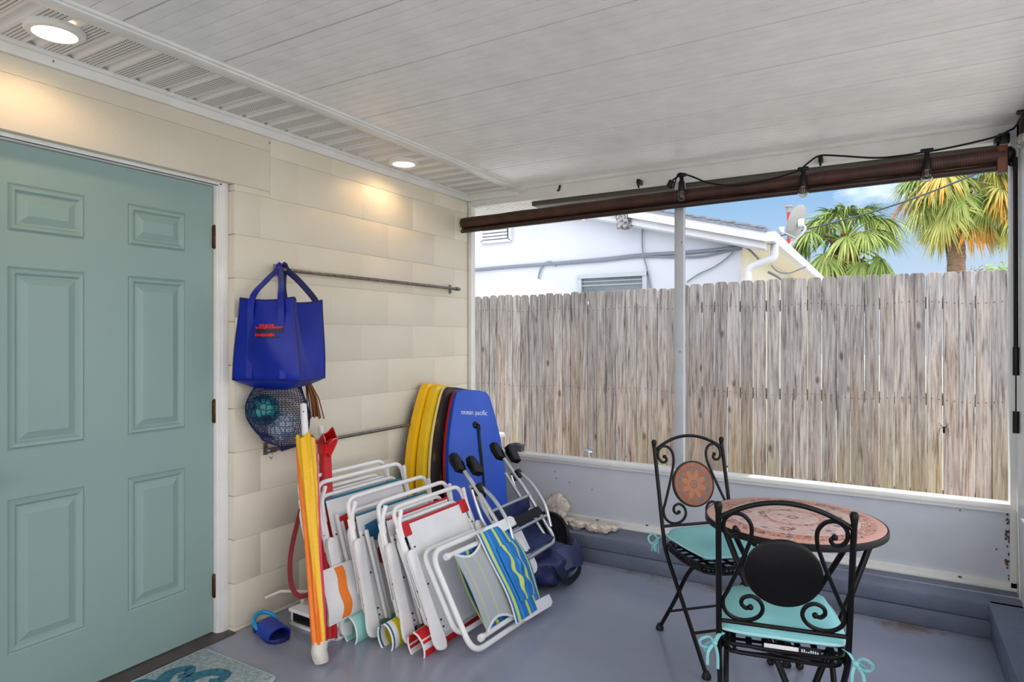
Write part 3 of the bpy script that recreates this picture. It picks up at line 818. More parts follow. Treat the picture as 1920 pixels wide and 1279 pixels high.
# ------------------------------------------------------------------ folded white beach chairs
SCREW = mat('dark_rivet', C(40, 36, 38), 0.4, 0.5)
def stripes_mat(name, cols, axis, period, rough=0.7, off=0.0):
    k = NT(name).pr(rough); vec = k.coord(); s = k.math('ADD', k.sep(vec)[axis], off)
    f = k.math('FRACT', k.math('DIVIDE', s, period))
    n = len(cols); tot = sum(w_ for _, w_ in cols); st = []; p = 0
    for c, w_ in cols: st.append((p / tot, c)); p += w_
    k.base(k.ramp(f, st, 'CONSTANT')); k.bump(k.noise(vec, 300, 2), 0.15, 0.001)
    return k.m
def lean(base, deg, yaw=0.0):
    u = V((math.sin(R(yaw)), math.cos(R(yaw)), 0)); h = V((-math.cos(R(yaw)), math.sin(R(yaw)), 0))
    v = h * math.cos(R(deg)) + V((0, 0, 1)) * math.sin(R(deg))
    return frameM(base, u, v, u.cross(v))
def beach_chair(label, M, W, L, sling_m, hem_m, loop_m, second_m=None, arms=True, pillow=None, corner=None, patch=None, out=0.085):
    th = thing('beach_chair', label, 'beach chair', M, 'folded white beach chairs against the wall')
    bm = nb(); tube(bm, fillet([(0, 0.03, 0), (0, L, 0), (W, L, 0), (W, 0.03, 0)], 0.055, 6), 0.0105, 10); obj('back_frame', bm, TUBEW, th)
    bm = nb(); tube(bm, fillet([(0.035, 0.10, -0.03), (0.035, L - 0.065, -0.03), (W - 0.035, L - 0.065, -0.03), (W - 0.035, 0.10, -0.03)], 0.045, 6), 0.0095, 10)
    obj('leg_frame', bm, TUBEW, th)
    bm = nb(); tube(bm, fillet([(0.018, 0.02, -0.05), (0.018, L - 0.13, -0.05), (W - 0.018, L - 0.13, -0.05), (W - 0.018, 0.02, -0.05)], 0.045, 6), 0.0095, 10)
    tube(bm, [(0.03, 0.06, -0.03), (W - 0.03, 0.06, -0.03)], 0.008, 8)
    obj('seat_frame', bm, TUBEW, th)
    if arms:
        for s in (0, 1):
            bm = nb()
            P = [(-0.045, 0.02), (-0.055, 0.06), (-0.04, 0.16), (-0.035, 0.30), (-0.03, 0.43), (0.018, 0.43), (0.016, 0.30), (0.012, 0.16), (0.014, 0.05), (0.0, 0.01)]
            P = [(p.x, p.y) for p in crom([(a, b, 0) for a, b in P], 4, True)]
            if s: P = [(W - a, b) for a, b in P]
            prism(bm, P, 0.016, 0.032, None, 0.003)
            o = obj('armrest', bm, PLASW, th)
    for s in (0, 1):
        X = -0.012 if s == 0 else W + 0.012
        bm = nb(); bar(bm, (X, 0.12, -0.012), (X, L - 0.09, 0.002), 0.006, 0.02, V((1, 0, 0)), 0.002)
        bar(bm, (X * 1.0 + (0.008 if s == 0 else -0.008), 0.2, -0.035), (X + (0.008 if s == 0 else -0.008), L - 0.16, -0.012), 0.005, 0.018, V((1, 0, 0)), 0.002)
        hb = obj('hinge_bar', bm, TUBEW, th)
        bm = nb()
        for v in (0.15, 0.27, L - 0.24, L - 0.115): sphere(bm, (X + (-0.005 if s == 0 else 0.005), v, -0.008 + 0.012 * v), 0.0055, 8, (0.7, 1, 1))
        obj('rivet', bm, SCREW, hb)
    for s in (0, 1):
        X = 0.034 if s == 0 else W - 0.034; dx = 0.02 if s == 0 else -0.02
        bm = nb(); bar(bm, (X, 0.10, 0.014), (X, 0.47, 0.012), 0.006, 0.018, V((1, 0, 0)), 0.002); bar(bm, (X, 0.10, 0.014), (X + dx, 0.075, 0.014), 0.006, 0.03, V((1, 0, 0)), 0.002)
        hb = obj('support_bar', bm, TUBEW, th)
        bm = nb()
        for v in (0.09, 0.12, 0.28, 0.45): sphere(bm, (X, v, 0.024), 0.0045, 8)
        obj('rivet', bm, SCREW, hb)
        bm = nb(); tube(bm, crom([(X - dx * 1.6, L - 0.14, 0.004), (X - dx * 1.6, L - 0.08, 0.012), (X - dx * 1.0, L - 0.035, 0.03), (X - dx * 0.8, L - 0.02, 0.034)], 5), 0.010, 8); obj('corner_tube', bm, TUBEW, th)
    if patch:
        for X in (0.075, W - 0.075):
            bm = nb(); bar(bm, (X, 0.06, 0.022), (X - 0.02 * (1 if X < W / 2 else -1), L - 0.16, 0.026), 0.016, 0.016, V((1, 0, 0)), 0.004); bar(bm, (X + 0.03 * (1 if X < W / 2 else -1), 0.05, 0.014), (X + 0.012 * (1 if X < W / 2 else -1), L - 0.2, 0.018), 0.014, 0.014, V((1, 0, 0)), 0.004)
            obj('side_rail', bm, TUBEW, th)
    hi = L - 0.085
    bm = nb(); sheet(bm, lambda a, b: (0.03 + (W - 0.06) * a, 0.06 + (hi - 0.06) * b, 0.004 - 0.02 * math.sin(PI * a) * math.sin(PI * b)), 14, 16, 0.004); obj('sling', bm, sling_m, th)
    bm = nb(); tube(bm, [(0.03 + (W - 0.06) * i / 10, hi, 0.006) for i in range(11)], 0.0055, 8); obj('sling_hem', bm, hem_m, th)
    bm = nb(); tube(bm, [(0.04, L - 0.105, -0.032), (W - 0.04, L - 0.105, -0.032)], 0.011, 8); obj('seat_hem', bm, second_m or hem_m, th)
    if corner:
        for s in (0, 1):
            X = 0.035 if s == 0 else W - 0.035
            bm = nb(); lohi(bm, (X - 0.028, hi - 0.055, -0.006), (X + 0.028, hi + 0.012, 0.014), 0.005); obj('corner_pocket', bm, corner, th)
    # seat cloth folded over its front tube, seen from the side as a loop
    def loop(a, b):
        t = 2 * PI * (0.05 + 0.85 * b)
        return (-out + (W - 0.03 + out) * a, 0.065 + 0.062 * math.cos(t), -0.052 + 0.04 * math.sin(t))
    bm = nb(); sheet(bm, loop, 6, 26, 0.005); lo = obj('seat_loop', bm, loop_m, th, ang=60)
    bm = nb(); tube(bm, [loop(0.0, i / 26) for i in range(27)], 0.0042, 6); obj('loop_piping', bm, CLOTHW, lo)
    if patch:
        for (a, b, c_, d, m_) in patch:
            bm = nb(); prism(bm, [(a, b), (c_, b - 0.02), (c_, d), (a, d - 0.01)], 0.008, 0.014, None, 0.002); obj('cloth_patch', bm, m_, th)
    if pillow:
        def pf(a, b): return (-0.135 + 0.20 * a + 0.02 * b, 0.09 + 0.23 * b, 0.05 + 0.016 * math.sin(PI * a) * math.sin(PI * b) + 0.01 * math.sin(5 * b))
        bm = nb(); sheet(bm, pf, 14, 14, 0.012); po = obj('head_pillow', bm, CLOTHW, th)
        bm = nb()
        def ps(a, b):
            x, y, z = pf(0.36 + 0.24 * a, 0.03 + 0.94 * b); return (x + 0.008 * math.sin(9 * b), y, z + 0.0085)
        sheet(bm, ps, 4, 14, 0.003); obj('orange_stripe', bm, ORANGE, po)
    return th
LOOP_Y = stripes_mat('loop_yellow_blue', [(C(230, 230, 228), 1), (C(214, 196, 24), 2.2), (C(228, 228, 228), 0.5), (C(18, 96, 140), 1.6)], 0, 0.15, 0.7, 0.072)
LOOP_R = stripes_mat('loop_red_white', [(C(206, 20, 32), 1.6), (C(226, 226, 228), 1.0), (C(206, 20, 32), 0.5), (C(226, 226, 228), 0.3)], 1, 0.085)
beach_chair('white folded beach chair at the very back of the row, nearest the wall', lean((0.40, 2.09, 0.0), 73, 1), 0.58, 0.715, CLOTHW, TUBEW, CLOTHW, arms=False, out=-0.03)
beach_chair('white folded beach chair with orange striped pillow, second from the wall', lean((0.475, 2.13, 0.0), 73, 1), 0.59, 0.70, CLOTHW, TEALC, CLOTHW, BLUEC, pillow=True, patch=[(0.08, 0.46, 0.15, 0.53, RED)])
beach_chair('white folded beach chair with aqua seat loop, third from the wall', lean((0.592, 2.18, 0.0), 74.0, 0), 0.585, 0.63, CLOTHW, TEALC, AQUA, RED, patch=[(0.07, 0.42, 0.15, 0.50, BLUEC), (0.12, 0.30, 0.17, 0.38, DARKRED)])
beach_chair('white folded beach chair with yellow and blue seat loop, fourth from the wall', lean((0.77, 2.215, 0.0), 71.5, 0), 0.53, 0.63, CLOTHW, RED, LOOP_Y, TEALC, corner=None, patch=[(0.07, 0.42, 0.15, 0.50, BLUEC)])
beach_chair('white folded beach chair with red corner pockets, beside the striped one', lean((0.93, 2.235, 0.0), 63.5, 0), 0.53, 0.645, CLOTHW, RED, LOOP_R, TEALC, corner=RED)

# ---------------- the striped chair lying on its side in front
M = lean((1.075, 2.24, 0.006), 58.5, 3.5)
th = thing('beach_chair', 'folded beach chair with blue and yellow striped cloth, at the front of the row', 'beach chair', M, 'folded white beach chairs against the wall')
W, L = 0.60, 0.46
bm = nb(); tube(bm, fillet([(0.46, 0.012, 0.02), (0, 0.012, 0.02), (0, L, 0.02), (0.46, L, 0.02)], 0.075, 8), 0.0125, 10); obj('back_frame', bm, TUBEW, th)
bm = nb(); tube(bm, fillet([(0.40, 0.10, -0.045), (0.02, 0.10, -0.045), (0.02, L + 0.02, -0.045), (0.40, L + 0.02, -0.045)], 0.06, 8), 0.0115, 10); obj('leg_frame', bm, TUBEW, th)
for v0, sg in ((L - 0.02, 1), (0.03, -1)):
    bm = nb()
    P = [(0.33, -0.022), (0.33, 0.02), (0.38, 0.026), (0.52, 0.03), (0.595, 0.034), (0.62, 0.02), (0.62, -0.02), (0.50, -0.026), (0.46, -0.03), (0.42, -0.022)]
    if sg < 0: P = [(a, -b) for a, b in reversed(P)]
    prism(bm, [(a, b + v0) for a, b in P], 0.03, 0.052, None, 0.006); obj('armrest', bm, PLASW, th)
for v in (0.05, L - 0.045):
    bm = nb(); tube(bm, [(0.07, v, 0.036), (0.37, v, 0.036)], 0.0115, 10); rb = obj('sling_tube', bm, TUBEW, th)
    bm = nb(); lathe(bm, [(0, 0), (0.014, 0), (0.016, 0.004), (0.016, 0.02), (0, 0.022)], 14, Matrix.Translation((0.055, v, 0.036)) @ Matrix.Rotation(PI / 2, 4, 'Y')); obj('tube_cap', bm, PLASW, rb)
STRIPE = stripes_mat('beach_stripes', [(C(22, 116, 196), 2.0), (C(204, 220, 110), 1.1), (C(22, 116, 196), 0.8), (C(50, 150, 214), 0.7)], 0, 0.088)
GSL = stripes_mat('sling_back', [(C(172, 178, 182), 3.0), (C(186, 190, 166), 0.8), (C(172, 178, 182), 0.5)], 0, 0.075)
def sl_g(a, b):
    cut = 0.035 * math.sin(PI * a)
    v = 0.055 + (L - 0.105) * b
    v += (cut if b < 0.5 else -cut) * abs(2 * b - 1) ** 3
    return (0.095 + 0.20 * a, v, 0.052 + 0.012 * math.sin(PI * b))
bm = nb(); sheet(bm, sl_g, 12, 24, 0.004); sg = obj('sling_back', bm, GSL, th)
bm = nb()
bm.free()
for b in (0.0, 1.0):
    bm = nb(); tube(bm, [V(sl_g(i / 14, b)) + V((0, 0, 0.002)) for i in range(15)], 0.006, 6); obj('white_binding', bm, CLOTHW, sg)
bm = nb(); sheet(bm, lambda a, b: (0.14 + 0.17 * a, 0.045 + (L - 0.09) * b, 0.018 - 0.02 * math.sin(PI * b)), 8, 14, 0.004); obj('seat_sling', bm, STRIPE, th)
def sl_s(a, b):
    wv = 0.006 * math.sin(7 * b + 4 * a)
    return (0.285 + 0.035 * (1 - b) * 0 + 0.30 * a + 0.02 * math.sin(PI * b) * a, 0.02 + (L - 0.03) * b, 0.06 + 0.018 * math.sin(PI * b) + wv - 0.05 * a ** 3)
bm = nb(); sheet(bm, sl_s, 20, 26, 0.005); ss = obj('striped_cloth', bm, STRIPE, th, ang=60)
bm = nb(); tube(bm, [V(sl_s(0, i / 26)) + V((0, 0, 0.002)) for i in range(27)], 0.004, 6); tube(bm, [V(sl_s(i / 14, 0.0)) for i in range(15)], 0.003, 6); obj('white_binding', bm, CLOTHW, ss)
def pk(a, b):
    p = V(sl_s(0.22 + 0.5 * a, 0.16 + 0.62 * b)); d = math.sin(PI * a) ** 0.6 * math.sin(PI * min(1, 0.06 + 0.94 * b)) ** 0.6
    return p + V((0.012 * math.sin(6 * b + 1) * d, 0, 0.007 + 0.02 * d + 0.010 * math.sin(16 * b + 7 * a) * d + 0.006 * math.sin(11 * a - 9 * b) * d))
bm = nb(); sheet(bm, pk, 24, 30, 0.004); obj('pocket', bm, STRIPE, ss, ang=60)
bm = nb(); prism(bm, rrect(0.53, 0.17, 0.72, 0.43, 0.045), -0.025, -0.018); pm = obj('mesh_pouch', bm, mat('white_mesh', C(214, 214, 226), 0.7, bump=0.5, bs=200), th)
bm = nb(); tube(bm, [V((x, y, -0.021)) for x, y in rrect(0.53, 0.17, 0.72, 0.43, 0.045)], 0.006, 8, True); obj('pouch_piping', bm, CLOTHW, pm)
bm = nb(); sheet(bm, lambda a, b: (0.60 + 0.10 * a, 0.20 + 0.19 * b, -0.014 + 0.02 * math.sin(PI * a) * math.sin(PI * b)), 8, 10, 0.003); obj('pouch_bulge', bm, mat('white_mesh_light', C(230, 230, 236), 0.7), pm)

# ---------------- aluminium chair with black hubs
u = V((0.0, 1, 0)); v = V((-0.375, 0.0, 0.47)).normalized()
org = V((1.0, 2.79, 0.225))
M = frameM(org, u, v, u.cross(v)); W, L = 0.405, 0.60
th = thing('backpack_chair', 'folded aluminium beach chair with black pads and navy cloth, before the blue board', 'beach chair', M)
bm = nb(); tube(bm, fillet([(0, L, 0), (0.0, 0.30, 0.012), (0, 0.0, 0), (W, 0.0, 0), (W, 0.30, 0.012), (W, L, 0)], 0.07, 8), 0.0115, 10); obj('outer_frame', bm, ALU, th)
bm = nb(); tube(bm, fillet([(0.02, L - 0.13, -0.03), (0.02, 0.02, -0.03), (W - 0.02, 0.02, -0.03), (W - 0.02, L - 0.13, -0.03)], 0.06, 8), 0.010, 10); obj('inner_frame', bm, ALU, th)
for s, X in ((0, 0.0), (1, W)):
    bm = nb(); tube(bm, crom([(X + 0.022, 0.44, 0.02), (X + 0.024, 0.34, 0.05), (X + 0.016, 0.2, 0.055), (X + 0.0, 0.08, 0.02)], 6), 0.010, 10)
    tube(bm, crom([(X - 0.01, 0.44, -0.012), (X - 0.012, 0.3, -0.05), (X, 0.22, -0.06), (X + 0.004, 0.15, -0.03)], 6), 0.009, 10)
    obj('arm_tube', bm, ALU, th)
    for dx, dv, dn in ((-0.012, 0.0, 0.0), (0.058, -0.055, 0.035)):
        bm = nb(); P = [(-0.032, -0.04), (0.016, -0.06), (0.034, -0.01), (0.026, 0.05), (-0.012, 0.058), (-0.034, 0.02)]
        prism(bm, [(X + dx + a, L + dv + b) for a, b in P], dn - 0.024, dn + 0.016, None, 0.007); obj('arm_pad', bm, BLACKP, th)
    bm = nb(); lohi(bm, (X - 0.006, 0.40, -0.02), (X + 0.04, 0.45, 0.035), 0.006); obj('hinge_block', bm, BLACKP, th)
for v_, n_ in ((0.29, 0.012), (0.19, 0.03), (0.145, 0.03)):
    bm = nb(); tube(bm, [(0.0, v_, n_), (W, v_, n_)], 0.0085, 10); obj('crossbar', bm, ALU, th)
bm = nb(); sheet(bm, lambda a, b: (0.015 + (W - 0.03) * a, 0.02 + 0.27 * b, 0.01 - 0.06 * math.sin(PI * b) - 0.02 * math.sin(PI * a) + 0.008 * math.sin(9 * a + 6 * b)), 18, 14, 0.006); obj('seat_cloth', bm, NAVY, th)
bm = nb(); sheet(bm, lambda a, b: (0.02 + (W - 0.04) * a, 0.16 + 0.05 * b, 0.032 + 0.006 * math.sin(PI * b)), 10, 6, 0.004); obj('black_band', bm, NAVYD, th)

# ---------------- navy holdall and round sunshade on the floor
bm = nb()
def lump(bm, c, s, n=28, amp=0.12, seed=0, p=0.75):
    r = random.Random(seed); ph = [r.uniform(0, 6) for _ in range(9)]
    vs = bmesh.ops.create_uvsphere(bm, u_segments=n, v_segments=n // 2 + 2, radius=1)['verts']
    for v in vs:
        x, y, z = v.co
        d = 1 + amp * (math.sin(4 * x + ph[0]) * math.sin(5 * y + ph[1]) + 0.6 * math.sin(9 * z + ph[2] + 3 * x) + 0.5 * math.sin(11 * y + ph[3] - 4 * z))
        f = lambda a: math.copysign(abs(a) ** p, a)
        v.co = V((c[0] + s[0] * f(x) * d, c[1] + s[1] * f(y) * d, c[2] + s[2] * f(z) * d))
    return vs
th = thing('duffel_bag', 'slumped navy holdall on the floor under the aluminium chair', 'bag', (0.99, 3.2, 0.0))
lump(bm, (0.955, 3.18, 0.10), (0.13, 0.19, 0.10), 32, 0.07, 4)
for v in bm.verts: v.co.z = max(0.002, v.co.z)
obj('bag_body', bm, NAVY, th, True, ang=60)
bm = nb(); sheet(bm, lambda a, b: (1.03 + 0.06 * a + 0.03 * math.sin(PI * b), 3.13 + 0.24 * b, 0.195 - 0.10 * a + 0.01 * math.sin(8 * b)), 8, 12, 0.005); obj('top_flap', bm, NAVY, th, True)
bm = nb(); ribbon(bm, crom([V((1.05, 3.05, 0.15)), V((1.11, 3.07, 0.07)), V((1.1, 3.15, 0.03)), V((1.09, 3.3, 0.04)), V((1.06, 3.38, 0.10))], 6), 0.03, 0.004, V((1, 0, 0.4))); obj('handle', bm, NAVYD, th, True)
th = thing('sunshade_disc', 'round black folded sunshade standing against the painted kerb', 'sunshade', (0.9, 3.5, 0.0))
Md = Matrix.Translation((0.80, 3.475, 0.148)) @ axes(V((1, 0.03, 0)).normalized(), V((0, 0.25, 0.97)).normalized(), V((0, -0.97, 0.25)).normalized()).to_4x4()
bm = nb(); lathe(bm, [(0, 0.012), (0.125, 0.014), (0.125, -0.014), (0, -0.012)], 40, Md); obj('cloth', bm, NAVYD, th, True)
bm = nb(); tube(bm, [Md @ V((0.133 * math.cos(a), 0.133 * math.sin(a), 0)) for a in [2 * PI * i / 48 for i in range(48)]], 0.014, 10, True); obj('hoop', bm, BLACKP, th, True)

# ------------------------------------------------------------------ bodyboards
def board_outline(W, L):
    half = [(0.36 * W, 0.0), (0.44 * W, 0.06 * L), (0.485 * W, 0.2 * L), (0.5 * W, 0.42 * L), (0.485 * W, 0.6 * L), (0.43 * W, 0.76 * L), (0.335 * W, 0.92 * L), (0.275 * W, 0.985 * L)]
    pts = [(p.x, p.y) for p in crom([(a, b, 0) for a, b in half], 4)]
    pts += [(0.26 * W, L * 0.996), (0.24 * W, L), (0.12 * W, L * 1.004)]
    return pts + [(-a, b) for a, b in reversed(pts)]
def bodyboard(label, bot, topc, yaw, W, T, deck, slick, railm=None):
    u = V((math.sin(R(yaw)), math.cos(R(yaw)), 0)); v = (topc - bot); L = v.length; v.normalize(); u = (u - v * u.dot(v)).normalized(); n = u.cross(v)
    th = thing('bodyboard', label, 'bodyboard', frameM(bot, u, v, n), 'bodyboards in the corner')
    P = board_outline(W, L)
    bm = nb(); prism(bm, P, 0.0, T * 0.55, None, T * 0.2, 3); obj('deck', bm, deck, th)
    if railm:
        bm = nb(); prism(bm, [(a * 1.0, b) for a, b in P], -T * 0.40, 0.0, None, 0.004); obj('rail', bm, railm, th)
    bm = nb(); prism(bm, [(a * 0.97, b * 0.985 + 0.01) for a, b in P], -T * 0.55, -T * 0.38 if railm else 0.001, None, 0.004); obj('slick', bm, slick, th)
    return th, L
YB = mat('board_yellow', C(244, 190, 18), 0.35, bump=0.1, bs=80); YB2 = mat('board_yellow_green', C(236, 196, 30), 0.35)
BRB = mat('board_dark_brown', C(58, 34, 14), 0.4, col2=C(120, 92, 40), ns=26, stretch=(1, 0.3, 1), lo=0.55, hi=0.6)
BKB = mat('board_black', C(20, 20, 16), 0.4, col2=C(80, 74, 30), ns=26, stretch=(1, 0.3, 1), lo=0.6, hi=0.64)
CRB = mat('board_cream', C(236, 222, 178), 0.4); BLB = mat('board_blue', C(14, 76, 190), 0.38, bump=0.12, bs=120); RDB = mat('board_red', C(206, 34, 20), 0.4)
bodyboard('yellow bodyboard closest to the block wall', V((0.17, 3.14, 0.0)), V((0.06, 3.36, 1.04)), 0, 0.54, 0.055, YB, BRB, YB)
bodyboard('yellow bodyboard with black underside, second from the block wall', V((0.26, 3.17, 0.0)), V((0.125, 3.375, 1.03)), 2, 0.53, 0.055, YB2, BKB, YB2)
bodyboard('black bodyboard with cream nose between yellow and blue boards', V((0.34, 3.2, 0.0)), V((0.195, 3.40, 1.02)), 4, 0.53, 0.05, BKB, BKB, CRB)
th, L = bodyboard('blue bodyboard with red rails and a leash, in front of the others', V((0.47, 3.235, 0.0)), V((0.275, 3.41, 1.01)), 12, 0.485, 0.055, BLB, BLB, RDB)
TX = mat('lettering_white', C(214, 226, 240), 0.5)
bm = text_bm('ocean pacific', 0.044, Matrix.Translation((0.0, L * 0.865, 0.0305)), 0.0004); obj('lettering', bm, TX, th, smooth=False)
bm = nb(); lathe(bm, [(0, 0), (0.02, 0), (0.022, 0.004), (0.016, 0.012), (0, 0.013)], 20, Matrix.Translation((0.0, L * 0.79, 0.03))); obj('leash_plug', bm, BLACKP, th)
bm = nb(); tube(bm, crom([(0.0, L * 0.79, 0.044), (0.022, L * 0.785, 0.045), (0.027, L * 0.72, 0.036), (0.035, L * 0.6, 0.035), (0.04, L * 0.45, 0.035), (0.04, L * 0.3, 0.036)], 6), 0.006, 8)
tube(bm, crom([(0.0, L * 0.79, 0.042), (0.018, L * 0.76, 0.04), (0.02, L * 0.68, 0.036), (0.032, L * 0.52, 0.036)], 6), 0.004, 8); obj('leash', bm, BLACKP, th)

# ---------------- shells along the kerb
for i, (u_, v_, s, kd, lb) in enumerate([(1030, 962, 0.052, 'disc', 'round holed coral slab leaning on the panel, tallest on the kerb'),
        (1052, 980, 0.03, 'l', 'small ridged coral piece right beside the round coral slab'), (1066, 973, 0.026, 'l', 'flat shell on the kerb behind the brownish barnacle lump'),
        (1082, 982, 0.034, 'l', 'brownish barnacle lump on the kerb, widest of the small pieces'), (1099, 980, 0.026, 'l', 'smooth pale shell next after the brownish barnacle lump'),
        (1113, 988, 0.032, 'l', 'pale knobbly coral on the kerb front edge'), (1130, 990, 0.034, 'l', 'broad white coral piece second from the right end of the row'),
        (1147, 987, 0.028, 'l', 'spiky whitish shell at the right end of the kerb row')]):
    p = atz(u_, v_ + 8, 0.168) if kd == 'l' else atz(1030, 985, 0.168); s *= 1.25; p.y = min(p.y, 3.74 - s * 0.5); p.y = max(p.y, 3.61)
    bm = nb()
    if kd == 'disc':
        lathe(bm, [(0, 0.006), (0.006, 0.006), (0.008, 0.016), (0.045, 0.02), (0.08, 0.012), (0.088, 0.0), (0.07, -0.014), (0, -0.016)], 30)
        for v in bm.verts:
            a = math.atan2(v.co.y, v.co.x); v.co *= 1 + 0.07 * math.sin(5 * a) + 0.05 * math.sin(9 * a + 1)
        bmesh.ops.transform(bm, matrix=Matrix.Translation(V((p.x - 0.01, 3.74, 0.25))) @ Matrix.Rotation(R(72), 4, 'X'), verts=bm.verts)
    else:
        lump(bm, (p.x, p.y, 0.166 + s * 0.55), (s * 1.1, s * 0.9, s * 0.62), 22, 0.16, i, 0.9)
    tag(setloc(obj('shell' if kd == 'l' else 'coral', bm, SHELL, ang=70)), lb, 'shell', 'shells and coral on the kerb')
# ------------------------------------------------------------------ bistro table
def table_mat():
    k = NT('mosaic_top').pr(0.34); vec = k.coord(); x, y, z = k.sep(vec)
    r = k.math('SQRT', k.math('ADD', k.math('MULTIPLY', x, x), k.math('MULTIPLY', y, y)))
    an = k.math('ARCTAN2', y, x)
    vo = k.n('ShaderNodeTexVoronoi'); vo.inputs['Scale'].default_value = 48; k.l(vec, vo.inputs['Vector'])
    vr = k.sep(vo.outputs['Color'])[0]
    tiles = k.ramp(vr, [(0.0, C(206, 168, 154)), (0.35, C(216, 182, 168)), (0.62, C(198, 160, 146)), (0.84, C(158, 130, 126)), (0.93, C(120, 100, 102))], 'CONSTANT')
    ed = k.n('ShaderNodeTexVoronoi'); ed.feature = 'DISTANCE_TO_EDGE'; ed.inputs['Scale'].default_value = 48; k.l(vec, ed.inputs['Vector'])
    grout = k.math('LESS_THAN', ed.outputs[0], 0.045)
    border_t = k.ramp(vr, [(0.0, C(190, 122, 98)), (0.4, C(150, 94, 76)), (0.7, C(206, 138, 112)), (0.85, C(118, 84, 76))], 'CONSTANT')
    def band(a, b): return k.math('MULTIPLY', k.math('GREATER_THAN', r, a), k.math('LESS_THAN', r, b))
    col = k.mix(band(0.215, 0.268), tiles, border_t)
    col = k.mix(band(0.268, 0.300), col, k.ramp(k.math('FRACT', k.math('MULTIPLY', an, 14)), [(0, C(196, 138, 118)), (0.12, C(212, 160, 142))], 'CONSTANT'))
    col = k.mix(band(0.209, 0.217), col, C(226, 186, 166))
    col = k.mix(band(0.085, 0.112), col, border_t)
    col = k.mix(band(0.078, 0.085), col, C(222, 180, 160))
    # rosettes in the middle and between the rings
    def rosette(cx_, cy_, rr):
        dx = k.math('SUBTRACT', x, cx_); dy = k.math('SUBTRACT', y, cy_)
        return k.math('LESS_THAN', k.math('SQRT', k.math('ADD', k.math('MULTIPLY', dx, dx), k.math('MULTIPLY', dy, dy))), rr)
    for cx_, cy_ in ((0, 0), (0.16, 0), (-0.16, 0), (0, 0.16), (0, -0.16)):
        col = k.mix(rosette(cx_, cy_, 0.021), col, C(128, 62, 48)); col = k.mix(rosette(cx_, cy_, 0.011), col, C(214, 132, 100))
    col = k.mix(k.math('MULTIPLY', grout, k.math('LESS_THAN', r, 0.268)), col, C(206, 178, 166))
    k.base(col); k.bump(ed.outputs[0], 0.2, 0.002); return k.m
TC = V((2.294, 2.51, 0.0)); ZT = 0.708
th = thing('bistro_table', 'round bistro table with pinkish mosaic top and black iron legs', 'table', TC)
bm = nb(); lathe(bm, [(0, ZT), (0.291, ZT), (0.296, ZT - 0.003), (0.296, ZT - 0.018), (0, ZT - 0.018)], 64); obj('tabletop', bm, table_mat(), th)
bm = nb(); lathe(bm, [(0.294, ZT - 0.004), (0.301, ZT - 0.003), (0.303, ZT - 0.008), (0.303, ZT - 0.024), (0.297, ZT - 0.028), (0.27, ZT - 0.028), (0.27, ZT - 0.019), (0.294, ZT - 0.019), (0.294, ZT - 0.004)], 64); obj('iron_rim', bm, IRON, th)
bm = nb(); 
for a in (-20, 70, 160, 250):
    d = V((math.cos(R(a)), math.sin(R(a)), 0)); sphere(bm, d * 0.262 + V((0, 0, ZT - 0.038)), 0.011, 10, (1, 1, 1.2))
obj('rim_bumper', bm, IRON, th)
dR = V((0.98, 0.2, 0)); dB = V((-0.2, 0.98, 0))
legs = []
for s, t in ((1, 1), (-1, 1), (1, -1), (-1, -1)):
    a = dR * 0.235 * s + dB * (0.10 * t) + V((0, 0, ZT - 0.03)); f = dR * (-0.06 * s - 0.02) + dB * (0.345 * t) + V((0, 0, 0.012))
    f = dR * (-0.055 * s) + dB * (0.335 * t) + V((-0.0, 0, 0.012))
    bm = nb(); tube(bm, crom([a, a * 0.72 + f * 0.28 + V((0, 0, -0.004)), a * 0.4 + f * 0.6, f], 6), 0.0105, 10)
    lg = obj('leg', bm, IRON, th); legs.append((a, f))
    bm = nb(); sphere(bm, f + V((0, 0, 0.004)), 0.0165, 10, (1, 1, 0.9)); obj('foot', bm, RUBBER, lg)
bm = nb()
for t in (1, -1):
    tube(bm, [dR * 0.235 + dB * 0.10 * t + V((0, 0, ZT - 0.034)), dR * -0.235 + dB * 0.10 * t + V((0, 0, ZT - 0.034))], 0.009, 8)
for s in (1, -1):
    tube(bm, [dR * 0.235 * s + dB * 0.10 + V((0, 0, ZT - 0.034)), dR * 0.235 * s - dB * 0.10 + V((0, 0, ZT - 0.034))], 0.009, 8)
obj('under_frame', bm, IRON, th)
for t in (1, -1):
    q = []
    for (a, f) in (legs[0], legs[1]) if t == 1 else (legs[2], legs[3]): q.append(a * 0.45 + f * 0.55)
    bm = nb(); tube(bm, [q[0], q[1]], 0.008, 8); obj('crossbar', bm, IRON, th)

